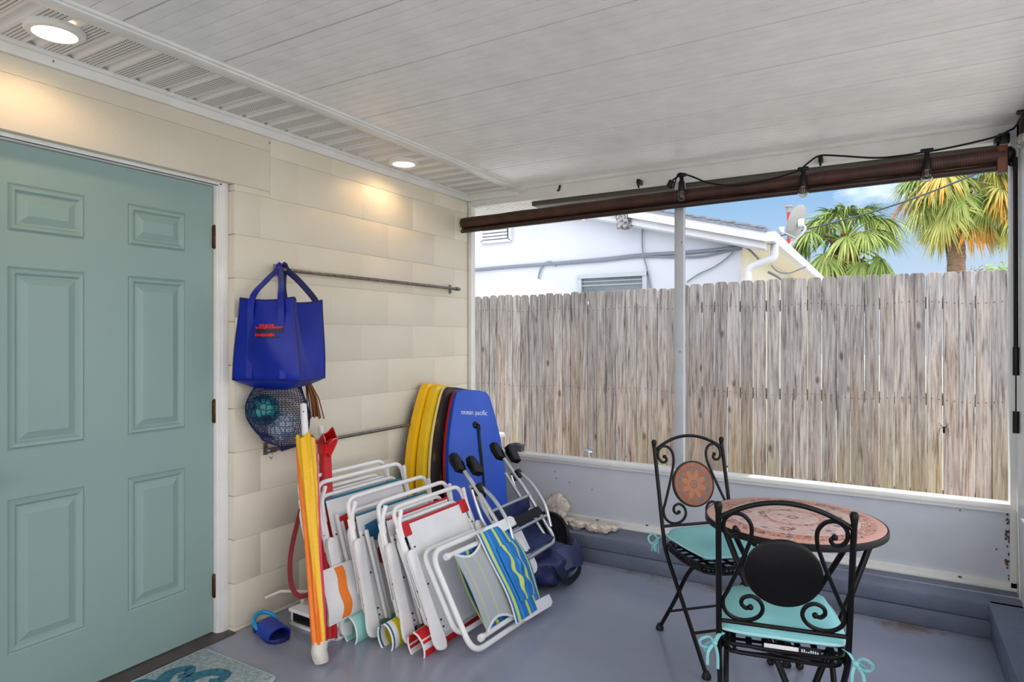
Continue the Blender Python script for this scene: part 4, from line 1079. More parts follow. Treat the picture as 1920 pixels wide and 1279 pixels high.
# ------------------------------------------------------------------ bistro chairs
def medal_mat():
    k = NT('medallion_tile').pr(0.5); vec = k.coord(); x, y, z = k.sep(vec)
    z = k.math('SUBTRACT', z, 0.672)
    r = k.math('SQRT', k.math('ADD', k.math('MULTIPLY', x, x), k.math('MULTIPLY', z, z)))
    an = k.math('ARCTAN2', z, x)
    petal = k.math('ABSOLUTE', k.math('SINE', k.math('MULTIPLY', an, 4.0)))
    edge = k.math('MULTIPLY_ADD', petal, 0.036, 0.034)
    d = k.math('ABSOLUTE', k.math('SUBTRACT', r, edge))
    line = k.math('LESS_THAN', d, 0.0045)
    ring = k.math('LESS_THAN', k.math('ABSOLUTE', k.math('SUBTRACT', r, 0.077)), 0.005)
    ring2 = k.math('LESS_THAN', k.math('ABSOLUTE', k.math('SUBTRACT', r, 0.016)), 0.003)
    base = k.ramp(k.noise(vec, 40, 4), [(0.35, C(128, 66, 34)), (0.65, C(150, 80, 44))])
    inner = k.mix(k.math('LESS_THAN', r, k.math('SUBTRACT', edge, 0.004)), base, C(158, 94, 58))
    dash = k.math('GREATER_THAN', k.noise(vec, 55, 2), 0.46)
    m_ = k.math('MAXIMUM', k.math('MULTIPLY', k.math('MAXIMUM', line, ring), dash), ring2)
    col = k.mix(m_, inner, C(84, 86, 84))
    col = k.mix(k.math('LESS_THAN', r, 0.009), col, C(150, 70, 40))
    k.base(col); k.bump(k.noise(vec, 120, 3), 0.4, 0.002); return k.m
MEDAL = medal_mat()
ZS_ = 0.43; HW = 0.178
def bk(x, z):          # a point of the raked back
    return V((x, -0.165 - 0.10 * max(0, (z - 0.44)) / 0.43 * (1 if z > 0.44 else 0), z))
def bistro_chair(label, M):
    th = thing('bistro_chair', label, 'chair', M, 'black iron bistro chairs')
    for s in (-1, 1):
        bm = nb(); X = HW * s
        tube(bm, crom([bk(X, 0.852), bk(X, 0.65), bk(X, 0.46), V((X, -0.135, 0.38)), V((X, 0.03, 0.19)), V((X * 1.04, 0.20, 0.012))], 6), 0.0088, 10)
        lg = obj('post', bm, IRON, th)
        bm = nb(); lathe(bm, [(0, 0.024), (0.008, 0.022), (0.0125, 0.012), (0.0105, 0.002), (0.0085, -0.012), (0, -0.014)], 14, Matrix.Translation(bk(X, 0.856))); obj('knob', bm, IRON, lg)
        bm = nb(); lathe(bm, [(0, 0), (0.017, 0), (0.019, 0.008), (0.014, 0.022), (0.009, 0.03), (0, 0.03)], 14, Matrix.Translation((X * 1.04, 0.20, 0.0))); obj('foot', bm, RUBBER, lg)
        X2 = 0.15 * s
        bm = nb(); tube(bm, crom([V((X2 * 0.75, 0.12, 0.405)), V((X2, 0.06, 0.395)), V((X2 * 1.05, -0.005, 0.33)), V((X2 * 1.06, -0.10, 0.19)), V((X2 * 1.08, -0.235, 0.012))], 7), 0.0088, 10)
        lg = obj('leg', bm, IRON, th)
        bm = nb(); lathe(bm, [(0, 0), (0.017, 0), (0.019, 0.008), (0.014, 0.022), (0.009, 0.03), (0, 0.03)], 14, Matrix.Translation((X2 * 1.08, -0.235, 0.0))); obj('foot', bm, RUBBER, lg)
        # scroll
        pts = [(-.131, .800), (-.122, .790), (-.131, .776), (-.150, .778), (-.163, .797), (-.160, .826), (-.138, .846), (-.108, .842), (-.088, .815), (-.088, .775), (-.103, .725), (-.128, .655), (-.152, .585), (-.166, .545), (-.160, .505), (-.135, .480), (-.100, .476), (-.068, .494), (-.054, .525), (-.062, .556), (-.085, .572), (-.108, .562), (-.114, .540), (-.102, .524), (-.088, .530)]
        bm = nb(); tube(bm, crom([bk(-s * x, z + 0.03 * max(0, (0.68 - z) / 0.2)) + V((0, 0.002, 0)) for x, z in pts], 5), 0.0062, 8); sphere(bm, bk(-s * -.131, .800), 0.009, 10); sphere(bm, bk(-s * -.088, .5525), 0.009, 10)
        obj('scroll', bm, IRON, th)
        bm = nb()
    bm.free()
    bm = nb(); tube(bm, crom([bk(HW * t, 0.828 + 0.062 * (1 - t * t)) for t in [-1 + 2 * i / 12 for i in range(13)]], 3), 0.0075, 8); obj('top_rail', bm, IRON, th)
    bm = nb(); tube(bm, [bk(-HW, 0.497), bk(HW, 0.497)], 0.0068, 8); obj('lower_rail', bm, IRON, th)
    tilt = math.atan2(0.10, 0.43); c = bk(0, 0.672)
    Mm = Matrix.Translation(c) @ Matrix.Rotation(-PI / 2 + tilt, 4, 'X')
    bm = nb(); lathe(bm, [(0.0, 0.004), (0.098, 0.004), (0.098, 0.009), (0, 0.009)], 48, Mm); md = obj('medallion', bm, MEDAL, th)
    bm = nb(); lathe(bm, [(0, -0.007), (0.1, -0.007), (0.106, -0.003), (0.106, 0.009), (0.098, 0.0095), (0.098, 0.0035), (0, 0.0035)], 48, Mm); obj('backing_disc', bm, IRON, md)
    bm = nb(); 
    for z in (0.13,): tube(bm, [V((-HW * 1.01, 0.09, 0.13)), V((HW * 1.01, 0.09, 0.13))], 0.006, 8)
    obj('stretcher', bm, IRON, th)
    bm = nb(); tube(bm, [V((-0.158, -0.15, 0.12)), V((0.158, -0.15, 0.12))], 0.006, 8); obj('stretcher', bm, IRON, th)
    # seat frame with woven iron straps
    P = [(-0.165, -0.17), (-0.185, -0.02), (-0.165, 0.155), (-0.10, 0.19), (0.10, 0.19), (0.165, 0.155), (0.185, -0.02), (0.165, -0.17)]
    C_ = fillet([V((x, y, ZS_ - 0.004)) for x, y in P], 0.04, 3, True); C2 = fillet([V((x * 0.96, y * 0.96, ZS_ - 0.03)) for x, y in P], 0.04, 3, True)
    bm = nb(); tube(bm, C_, 0.0065, 8, True); tube(bm, C2, 0.007, 8, True); fr = obj('seat_frame', bm, IRON, th)
    bm = nb()
    for i in range(7):
        x = -0.138 + 0.046 * i; ribbon(bm, [V((x, -0.165, ZS_)), V((x, 0.0, ZS_ + 0.001)), V((x, 0.178, ZS_))], 0.018, 0.002)
        y = -0.135 + 0.046 * i; ribbon(bm, [V((-0.17, y, ZS_ - 0.003)), V((0.17, y, ZS_ - 0.003))], 0.018, 0.002)
    n_ = len(C_)
    for i in range(0, n_, 1):
        a, b = C_[i], C2[(i + 1) % n_]; tube(bm, [a, b], 0.003, 5); a, b = C_[(i + 1) % n_], C2[i]; tube(bm, [a, b], 0.003, 5)
    for i in range(14):
        t = i / 13; y = 0.186; x = -0.12 + 0.24 * t
        tube(bm, [V((x, y, ZS_ - 0.004)), V((x + 0.018, y * 0.97, ZS_ - 0.03))], 0.003, 5); tube(bm, [V((x + 0.018, y, ZS_ - 0.004)), V((x, y * 0.97, ZS_ - 0.03))], 0.003, 5)
        for s in (-1, 1):
            y2 = -0.15 + 0.28 * t
            tube(bm, [V((s * 0.177, y2, ZS_ - 0.004)), V((s * 0.17, y2 + 0.018, ZS_ - 0.03))], 0.003, 5); tube(bm, [V((s * 0.177, y2 + 0.018, ZS_ - 0.004)), V((s * 0.17, y2, ZS_ - 0.03))], 0.003, 5)
    obj('woven_seat', bm, IRON, th)
    return th
def cushion(label, M, flip, tagged):
    th = thing('seat_cushion', label, 'cushion', M, 'aqua seat cushions')
    def shp(a, b, up):
        sx_ = lambda q: math.copysign(abs(q) ** 0.85, q)
        ex = abs(a) ** 4; ey = abs(b) ** 4
        w_ = 0.178 * (1 - 0.06 * max(0, b))
        rr = 1 - 0.07 * ex * ey
        e = (1 - abs(a) ** 5) * (1 - abs(b) ** 5)
        wob = 0.003 * math.sin(9 * a) * (abs(b) > 0.8) + 0.002 * math.sin(5 * a + 3 * b)
        return V((a * w_ * rr, b * 0.172 * rr, 0.03 + (0.042 * e ** 0.5 + wob * (0 < e)) * (1 if up else -0.55)))
    bm = nb(); N = 22
    top = [[bm.verts.new(shp(-1 + 2 * i / N, -1 + 2 * j / N, True)) for j in range(N + 1)] for i in range(N + 1)]
    bot = [[top[i][j] if i in (0, N) or j in (0, N) else bm.verts.new(shp(-1 + 2 * i / N, -1 + 2 * j / N, False)) for j in range(N + 1)] for i in range(N + 1)]
    for i in range(N):
        for j in range(N):
            bm.faces.new((top[i][j], top[i + 1][j], top[i + 1][j + 1], top[i][j + 1])); bm.faces.new((bot[i][j + 1], bot[i + 1][j + 1], bot[i + 1][j], bot[i][j]))
    obj('pad', bm, CUSH, th, ang=80)
    seq = [(-1 + 2 * i / N, -1) for i in range(N)] + [(1, -1 + 2 * i / N) for i in range(N)] + [(1 - 2 * i / N, 1) for i in range(N)] + [(-1, 1 - 2 * i / N) for i in range(N)]
    bm = nb(); tube(bm, [shp(a, b, True) for a, b in seq], 0.0042, 6, True); obj('piping', bm, CUSHP, th)
    for s in (-1, 1):
        bm = nb(); b0 = V((s * 0.165, -0.165, 0.02)); k0 = V((s * 0.19, -0.20, 0.0))
        ribbon(bm, crom([b0, (b0 + k0) / 2 + V((0, 0, 0.008)), k0], 5), 0.012, 0.002, V((0.3, 0.2, 1)))
        for dx, dy, dz, w_ in ((s * 0.042, -0.012, 0.0, 1), (s * 0.03, 0.02, -0.03, 1), (s * 0.02, -0.02, -0.06, 0), (s * -0.01, -0.015, -0.07, 0)):
            e_ = k0 + V((dx, dy, dz))
            if w_: pts = [k0, k0 + V((dx * 0.4, dy, dz + 0.022)), e_ + V((0, 0, 0.008)), e_ + V((-dx * 0.1, 0.012, -0.014)), k0 + V((dx * 0.4, dy * 0.2, -0.014)), k0]
            else: pts = [k0, k0 + V((dx * 0.9, dy * 0.7, dz * 0.4)), e_]
            ribbon(bm, crom(pts, 6), 0.008, 0.0016, V((0.2, 1, 0.3)))
        sphere(bm, k0, 0.009, 8)
        obj('tie', bm, CUSH, th, ang=60)
    if tagged:
        bm = nb(); lohi(bm, (-0.05, -0.180, 0.0), (0.045, -0.177, 0.012), 0.0006); obj('white_care_tag', bm, CLOTHW, th)
        bm = nb(); lohi(bm, (0.045, -0.181, -0.006), (0.105, -0.178, 0.018), 0.0006); nt = obj('navy_brand_tag', bm, NAVYD, th)
        bm = nb(); rnd = random.Random(2)
        for i in range(8): lohi(bm, (0.052 + 0.006 * i, -0.182, 0.002), (0.0555 + 0.006 * i, -0.181, 0.005 + 0.006 * rnd.random()), 0.0)
        obj('tag_lettering', bm, TX, nt)
    return th
def face(loc, ang): return rotz(loc, R(ang))     # the chair looks along its own +y
MN = face((2.285, 2.215, 0.0), 11.5)
bistro_chair('black iron bistro chair in front of the table, showing its plain disc back', MN)
cushion('aqua cushion tied to the chair in front of the table', MN @ Matrix.Translation((0, 0.0, ZS_ + 0.004)), 1, True)
MF = face((1.958, 2.862, 0.0), 225)
bistro_chair('black iron bistro chair by the kerb, showing its terracotta flower medallion', MF)
cushion('aqua cushion on the chair with the terracotta flower medallion', MF @ Matrix.Translation((0, 0.0, ZS_ + 0.004)), 0, False)

# ------------------------------------------------------------------ roll-up blind, string lights
def blind_mat():
    k = NT('woven_brown').pr(0.5); vec = k.coord(); x, y, z = k.sep(vec)
    f = k.math('FRACT', k.math('DIVIDE', x, 0.011))
    base = k.ramp(k.noise(vec, 14, 4), [(0.35, C(52, 28, 19)), (0.65, C(80, 44, 28))])
    k.base(k.mix(k.math('LESS_THAN', f, 0.3), base, C(46, 22, 14))); k.bump(f, 0.3, 0.002); return k.m
BLM = blind_mat()
a = V((0.012, 3.715, 2.160)); b = V((3.062, 3.715, 2.204)); d = (b - a)
th = thing('roller_blind', 'long dark brown woven blind rolled up under the back beam', 'blind', (1.5, 3.715, 2.1))
bm = nb(); tube(bm, [a + d * (i / 40) for i in range(41)], [0.037 * (1 + 0.03 * math.sin(i * 1.3)) for i in range(41)], 20); obj('rolled_slats', bm, BLM, th, True)
bm = nb(); o_ = V((0.012, -0.004, -0.052)); tube(bm, [a + o_, b + o_ + V((-0.03, 0, -0.004))], 0.017, 14); obj('bottom_rod', bm, mat('blind_rod', C(44, 24, 18), 0.4), th, True)
bm = nb(); tube(bm, crom([a + V((0.004, -0.01, -0.04)), a + V((0.0, -0.02, -0.06)), a + V((0.01, -0.02, -0.068)), a + V((0.02, -0.015, -0.055))], 5), 0.005, 8); obj('hook', bm, BLACKP, th, True)
bm = nb(); box(bm, b + V((-0.015, 0, -0.02)), (0.04, 0.07, 0.12), None, 0.006); obj('end_bracket', bm, mat('bracket_brown', C(104, 52, 26), 0.45), th, True)
bm = nb()
lathe(bm, [(0, 0), (0.036, 0.0), (0.038, 0.01), (0.03, 0.022), (0.018, 0.03), (0, 0.03)], 20, Matrix.Translation(b + V((0.006, 0, 0))) @ Matrix.Rotation(PI / 2, 4, 'Y'))
sphere(bm, b + V((0.02, -0.012, -0.045)), 0.014, 10); sphere(bm, b + V((0.03, -0.005, -0.03)), 0.014, 10); obj('clutch', bm, BLACKP, th, True)
bm = nb(); q = b + V((0.034, -0.014, -0.02)); tube(bm, [q, q + V((0.002, 0, -0.88))], 0.0095, 10); obj('pull_wand', bm, BLACKP, th, True)
bm = nb(); tube(bm, [q + V((0.002, 0, -0.87)), q + V((0.002, 0, -1.26))], 0.003, 6); 
for z0, z1 in ((-0.87, -1.0), (-1.165, -1.265)): tube(bm, [q + V((0.002, 0, z0)), q + V((0.002, 0, z1))], 0.0125, 12)
obj('pull_cord', bm, BLACKP, th, True)

BULBG = bpy.data.materials.new('clear_glass'); BULBG.use_nodes = True
_b = BULBG.node_tree.nodes['Principled BSDF']; _b.inputs['Transmission Weight'].default_value = 1.0; _b.inputs['Roughness'].default_value = 0.02; _b.inputs['IOR'].default_value = 1.3
th = thing('string_lights', 'black string of clear bulbs looped along the back beam', 'string lights', (2.2, 3.6, 2.2))
YL = 3.655
cord = [(1263, 352), (1268, 335), (1275, 325), (1300, 332), (1325, 342), (1360, 347), (1400, 345), (1440, 337), (1480, 326), (1500, 318), (1517, 304), (1537, 292), (1570, 292), (1640, 296), (1690, 292), (1735, 285), (1780, 277), (1830, 266), (1868, 256), (1890, 246), (1905, 236), (1925, 224)]
pts = [aty(u_, v_, YL) for u_, v_ in cord]
for p in pts: p.z = min(p.z, 2.345); p.x = min(p.x, 3.10)
pts[-1] = V((3.10, 3.45, 2.34)); pts += [V((3.10, 3.1, 2.31)), V((3.10, 2.6, 2.30)), V((3.10, 2.0, 2.32)), V((3.10, 1.2, 2.30))]
bm = nb(); tube(bm, crom(pts, 5), 0.0048, 8); obj('cord', bm, BLACKP, th, True)
for p0, sw in ((aty(1278, 330, YL), 0.0), (aty(1506, 318, YL), 0.0), (aty(1738, 284, YL), 0.0), (V((3.085, 3.40, 2.30)), 0.0)):
    bm = nb(); c0 = p0 + V((0, 0, 0.004))
    box(bm, c0, (0.055, 0.02, 0.02), None, 0.006)
    lathe(bm, [(0, 0), (0.011, 0), (0.012, -0.03), (0.0175, -0.04), (0.019, -0.085), (0.017, -0.092), (0, -0.092)], 16, Matrix.Translation(c0)); so_ = obj('socket', bm, BLACKP, th, True)
    zz = -0.088
    bm = nb(); lathe(bm, [(0.0001, zz - 0.062), (0.012, zz - 0.060), (0.022, zz - 0.050), (0.0265, zz - 0.034), (0.023, zz - 0.016), (0.015, zz - 0.004), (0.013, zz + 0.006), (0.0115, zz + 0.006), (0.0135, zz - 0.005), (0.0215, zz - 0.017), (0.025, zz - 0.034), (0.0205, zz - 0.049), (0.011, zz - 0.0585), (0.0001, zz - 0.0605)], 20, Matrix.Translation(c0)); obj('bulb', bm, BULBG, th, True)
    bm = nb(); lathe(bm, [(0, zz + 0.01), (0.011, zz + 0.008), (0.011, zz - 0.004), (0.005, zz - 0.008), (0, zz - 0.008)], 12, Matrix.Translation(c0)); tube(bm, [c0 + V((-0.004, 0, zz - 0.006)), c0 + V((-0.005, 0, zz - 0.03)), c0 + V((0.0, 0, zz - 0.038)), c0 + V((0.005, 0, zz - 0.03)), c0 + V((0.004, 0, zz - 0.006))], 0.0012, 5); obj('filament', bm, mat('filament', C(210, 180, 140), 0.4, 0.6), so_, True)
for u_, v_ in ((1537, 294), (1873, 258), (1193, 338)):
    p = aty(u_, v_, 3.70); p.z = min(p.z, 2.33); p.y = 3.74
    bm = nb(); box(bm, p + V((0, 0.02, 0.0)), (0.022, 0.06, 0.03), None, 0.004); tube(bm, [p + V((0, 0, 0.005)), p + V((0, -0.01, -0.02)), p + V((0, 0.005, -0.035))], 0.006, 8); obj('cord_clip', bm, BLACKP, th, True)
bm = nb(); p = aty(1257, 345, YL); box(bm, p, (0.03, 0.03, 0.045), Matrix.Rotation(0.5, 3, 'Y'), 0.006); tube(bm, [p + V((0.012, 0, 0.02)), aty(1268, 333, YL)], 0.005, 8); obj('end_plug', bm, BLACKP, th, True)
for i, (u_, v_, lb) in enumerate(((1049, 352, 'small black insect-like clip stuck on the back beam left of the string lights'),)):
    p = aty(u_, v_, 3.785); bm = nb(); box(bm, p, (0.012, 0.012, 0.035), Matrix.Rotation(0.3, 3, 'Y'), 0.004); box(bm, p + V((-0.006, -0.006, -0.018)), (0.016, 0.012, 0.012), None, 0.003); tag(setloc(obj('beam_clip', bm, BLACKP)), 'small black clip on the back beam, far left of the string lights', 'clip')
bm = nb(); p = aty(1857, 292, 3.70); box(bm, V((3.06, 3.76, 2.29)), (0.045, 0.04, 0.05), None, 0.006); tag(setloc(obj('junction_box', bm, BLACKP)), 'black box on the right post above the blind clutch', 'box')
# ------------------------------------------------------------------ fence
def wood_mat():
    k = NT('weathered_wood').pr(0.85, 0, 0.25)
    oi = k.n('ShaderNodeObjectInfo'); rnd = oi.outputs['Random']
    tc = k.n('ShaderNodeTexCoord'); cb = k.n('ShaderNodeCombineXYZ'); k.l(k.math('MULTIPLY', rnd, 37.0), cb.inputs[2]); k.l(k.math('MULTIPLY', rnd, 11.0), cb.inputs[1])
    ad = k.n('ShaderNodeVectorMath', operation='ADD'); k.l(tc.outputs['Object'], ad.inputs[0]); k.l(cb.outputs[0], ad.inputs[1])
    mp = k.n('ShaderNodeMapping'); mp.inputs['Scale'].default_value = (1, 1, 0.055); k.l(ad.outputs[0], mp.inputs[0])
    grain = k.noise(mp.outputs[0], 60, 8, 0.65, 0.6)
    mp2 = k.n('ShaderNodeMapping'); mp2.inputs['Scale'].default_value = (1, 1, 0.16); k.l(ad.outputs[0], mp2.inputs[0])
    blot = k.noise(mp2.outputs[0], 9, 5, 0.6)
    z = k.sep(tc.outputs['Object'])[2]
    g1 = k.ramp(grain, [(0.30, C(74, 68, 68)), (0.44, C(146, 141, 140)), (0.62, C(186, 182, 180))])
    g2 = k.ramp(grain, [(0.30, C(80, 60, 50)), (0.44, C(160, 138, 122)), (0.62, C(194, 176, 160))])
    up = k.math('ADD', k.math('MULTIPLY', z, -0.62), k.math('ADD', 0.80, k.math('MULTIPLY', k.math('SUBTRACT', blot, 0.5), 2.6)))
    up = k.math('ADD', up, k.math('MULTIPLY', k.math('SUBTRACT', rnd, 0.5), 0.5))
    col = k.mix(k.math('MINIMUM', k.math('MAXIMUM', up, 0.0), 1.0), g1, g2)
    # green algae low down on some boards
    al = k.math('MULTIPLY', k.math('GREATER_THAN', k.math('FRACT', k.math('MULTIPLY', rnd, 7.0)), 0.62), k.math('MINIMUM', k.math('MAXIMUM', k.math('SUBTRACT', 1.0, k.math('MULTIPLY', z, 1.15)), 0.0), 1.0))
    col = k.mix(k.math('MULTIPLY', al, 0.32), col, C(170, 164, 96))
    # knots
    mp3 = k.n('ShaderNodeMapping'); mp3.inputs['Scale'].default_value = (6.5, 1, 3.0); k.l(ad.outputs[0], mp3.inputs[0])
    vo = k.n('ShaderNodeTexVoronoi'); vo.inputs['Scale'].default_value = 1.0; vo.inputs['Randomness'].default_value = 1.0; k.l(mp3.outputs[0], vo.inputs['Vector'])
    kn = k.ramp(vo.outputs['Distance'], [(0.05, (1, 1, 1, 1)), (0.13, (0, 0, 0, 1))])
    col = k.mix(k.math('MULTIPLY', kn, 0.75), col, C(78, 62, 54))
    tone = k.math('MULTIPLY_ADD', k.math('FRACT', k.math('MULTIPLY', rnd, 13.0)), 0.34, 0.70)
    hs = k.n('ShaderNodeHueSaturation'); k.l(tone, hs.inputs['Value']); k.l(col, hs.inputs['Color']); k.base(hs.outputs[0])
    k.bump(grain, 0.5, 0.004); return k.m
WOOD = wood_mat()
FA = V((-0.88, 5.2, 0)); FB = V((3.31, 5.6, 0)); fd = (FB - FA).normalized(); fn_ = V((fd.y, -fd.x, 0))
th = thing('wooden_fence', 'weathered grey wooden picket fence outside the porch', 'fence', frameM(FA, fd, -fn_, V((0, 0, 1))))
rnd = random.Random(21)
s = -0.75; i = 0
while s < 5.3:
    w_ = (0.0795 if s < 1.3 else 0.088 if s < 2.0 else 0.0945) + rnd.uniform(-0.003, 0.003)
    gap = rnd.choice((0.002, 0.003, 0.005)) if s < 2 else rnd.choice((0.003, 0.005, 0.007))
    top = 1.757 + 0.018 * min(1, max(0, s / 1.9)) + (0.03 if s > 1.95 else 0) + 0.03 * min(1, max(0, (s - 2) / 1.2)) * 1.0 + rnd.uniform(-0.006, 0.006)
    top = min(top, 1.832 + rnd.uniform(-0.004, 0.004))
    c_ = 0.018 + rnd.uniform(0, 0.004)
    P = [(s, -0.1), (s + w_, -0.1), (s + w_, top - c_ * 1.3), (s + w_ - c_ * 0.35, top - c_ * 0.35), (s + w_ - c_, top), (s + c_, top), (s + c_ * 0.35, top - c_ * 0.35), (s, top - c_ * 1.3)]
    bm = nb(); vs = prism(bm, P, 0, 0.016, None, 0.0015, 1)
    # local: x along, z up, thickness behind
    yo = rnd.uniform(-0.002, 0.004); tl = rnd.uniform(-0.004, 0.004)
    bmesh.ops.transform(bm, matrix=Matrix(((1, 0, 0, 0), (0, 0, 1, yo), (0, 1, 0, 0), (0, 0, 0, 1))), verts=bm.verts)
    for v in bm.verts: v.co.x += tl * (v.co.z - 0.9)
    o = obj('picket', bm, WOOD, th, smooth=False)
    s += w_ + gap; i += 1
for z in (0.2, 0.905, 1.61):
    bm = nb(); lohi(bm, (-0.8, 0.022, z - 0.044), (5.3, 0.06, z + 0.044)); obj('rail', bm, WOOD, th, smooth=False)
NAIL = mat('nail_dark', C(52, 46, 44), 0.5, 0.4)
bm = nb()
for z in (0.905, 1.61):
    s = -0.7
    while s < 5.2:
        sphere(bm, (s, -0.003, z + 0.012 * math.sin(s * 9)), 0.0035, 6); s += 0.0465
o = obj('nail_heads', bm, NAIL, th); o['kind'] = 'stuff'
for s in (-0.7, 1.72, 4.14):
    bm = nb(); lohi(bm, (s - 0.045, 0.06, -0.1), (s + 0.045, 0.15, 1.70)); obj('post', bm, WOOD, th, smooth=False)

# ------------------------------------------------------------------ neighbour's house
HW_ = mat('house_white', C(196, 202, 214), 0.6, col2=C(191, 197, 210), ns=2, bump=0.25, bs=20, bd=0.004)
HCR = mat('house_cream', C(206, 200, 180), 0.6)
HTR = mat('house_trim', C(212, 215, 222), 0.5)
RFM = mat('shingle_grey', C(150, 156, 168), 0.85, col2=C(120, 128, 144), ns=18, stretch=(1, 1, 3), bump=0.5, bs=40, bd=0.01)
DKM = mat('dark_slot', C(88, 98, 116), 0.7)
CAB = mat('cable_grey', C(120, 128, 142), 0.6)
PX_, ZE, SL = 1.47, 2.475, 0.262
def rz_(x): return ZE + SL * (PX_ - x)       # height of the roof's upper edge along the gable
XR = -3.6
th = thing('neighbour_house', 'white gabled house behind the fence with a louvred vent', 'house', (-1.2, 7.6, -0.1))
bm = nb()
poly = [(-8.0, -0.1), (1.17, -0.1), (1.17, rz_(1.17) - 0.10), (XR, rz_(XR) - 0.10), (-8.0, rz_(XR) - 0.10 - SL * (XR + 8.0) * -1 * -1)]
prism(bm, poly, 0, 0.2, Matrix(((1, 0, 0, 0), (0, 0, 1, 7.5), (0, 1, 0, 0), (0, 0, 0, 1))))
obj('gable_wall', bm, HW_, th, True)
bm = nb(); lohi(bm, (0.97, 7.7, -0.1), (1.168, 16, 2.42)); lohi(bm, (1.165, 7.51, -0.1), (1.172, 7.75, 2.42)); obj('side_wall', bm, HCR, th, True)
bm = nb()
for (x0, x1) in ((PX_ + 0.02, XR), (XR, -9.5)):
    if x1 == XR: a0, a1 = V((x0, 0, rz_(x0))), V((XR, 0, rz_(XR)))
    else: a0, a1 = V((XR, 0, rz_(XR))), V((-9.5, 0, rz_(XR) - SL * 5.9))
    n_ = V((-(a1 - a0).z, 0, (a1 - a0).x)).normalized(); n_ = n_ if n_.z > 0 else -n_
    c = [a0, a1, a1 + n_ * 0.05, a0 + n_ * 0.05]
    A = [bm.verts.new((p.x, 7.18, p.z)) for p in c]; B = [bm.verts.new((p.x, 16, p.z)) for p in c]
    bm.faces.new(A); bm.faces.new(list(reversed(B)))
    for k in range(4): bm.faces.new((A[k], B[k], B[(k + 1) % 4], A[(k + 1) % 4]))
# scalloped shingle ends at the rake
x = PX_
while x > XR:
    box(bm, (x - 0.07, 7.19, rz_(x - 0.07) + 0.045), (0.15, 0.05, 0.02), Matrix.Rotation(math.atan(SL) - 0.07, 3, 'Y')); x -= 0.155
obj('roof', bm, RFM, th, True)
def rake(y, up, h, t):
    bm = nb(); a, b = V((PX_, y, rz_(PX_) - up)), V((XR, y, rz_(XR) - up))
    A = []
    for yy in (y, y + t):
        for p, dz in ((a, 0), (b, 0), (b, -h), (a, -h)): A.append(bm.verts.new((p.x, yy, p.z + dz)))
    bm.faces.new(A[:4]); bm.faces.new(list(reversed(A[4:])))
    for k in range(4): bm.faces.new((A[k], A[4 + k], A[4 + (k + 1) % 4], A[(k + 1) % 4]))
    return bm
obj('rake_fascia', rake(7.2, 0.0, 0.10, 0.03), HTR, th, True)
obj('rake_fascia', rake(7.27, 0.09, 0.085, 0.03), HTR, th, True)
bm = rake(7.3, 0.165, 0.02, 0.21); obj('rake_soffit', bm, HTR, th, True)
bm = nb(); lohi(bm, (1.16, 7.32, 2.395), (1.47, 16, 2.41)); lohi(bm, (1.455, 7.25, 2.37), (1.475, 16, 2.47)); obj('eave_soffit', bm, mat('house_soffit', C(232, 226, 206), 0.6), th, True)
bm = nb(); P = [(0, 0), (0.0, 0.1), (0.02, 0.1), (0.02, 0.02), (0.085, 0.02), (0.1, 0.09), (0.115, 0.09), (0.098, 0.0)]
P = [(0, 0), (0.09, 0), (0.115, 0.09), (0.105, 0.1), (0.0, 0.1)]
prism(bm, P, 0, 8.6, Matrix(((1, 0, 0, 1.47), (0, 0, 1, 7.2), (0, 1, 0, 2.372), (0, 0, 0, 1)))); obj('gutter', bm, HTR, th, True)
bm = nb(); pts = [aty(1452, 470, 7.42), aty(1450, 482, 7.42), aty(1437, 489, 7.42), aty(1416, 497, 7.42), aty(1404, 506, 7.42), aty(1402, 522, 7.42), aty(1402, 640, 7.42)]
tube(bm, crom([V((1.53, 7.45, 2.40))] + pts, 6), 0.042, 10); obj('downspout', bm, mat('downspout_grey', C(206, 210, 216), 0.45), th, True)
# louvred vent
y_ = 7.47
bm = nb(); a, b = aty(903, 455, y_), aty(957, 424, y_)
for z in (a.z, b.z): lohi(bm, (a.x, y_ - 0.02, z - 0.018), (b.x, 7.52, z + 0.018))
for x in (a.x, b.x): lohi(bm, (x - 0.018, y_ - 0.02, a.z), (x + 0.018, 7.52, b.z + 0.0))
lohi(bm, (a.x, y_ - 0.012, b.z), (b.x, 7.52, b.z + 0.10))
vf = obj('louvre_vent', bm, HTR, th, True)
bm = nb()
for i in range(4):
    z = a.z + 0.03 + (b.z - a.z - 0.01) * i / 4
    bar(bm, (a.x + 0.02, y_ - 0.005, z + 0.018), (b.x - 0.05, y_ - 0.005, z + 0.018), 0.02, 0.028, V((0, 0.5, 1)))
obj('louvre', bm, HTR, vf, True)
bm = nb(); lohi(bm, (a.x, 7.485, a.z), (b.x, 7.50, b.z)); obj('vent_opening', bm, DKM, vf, True)
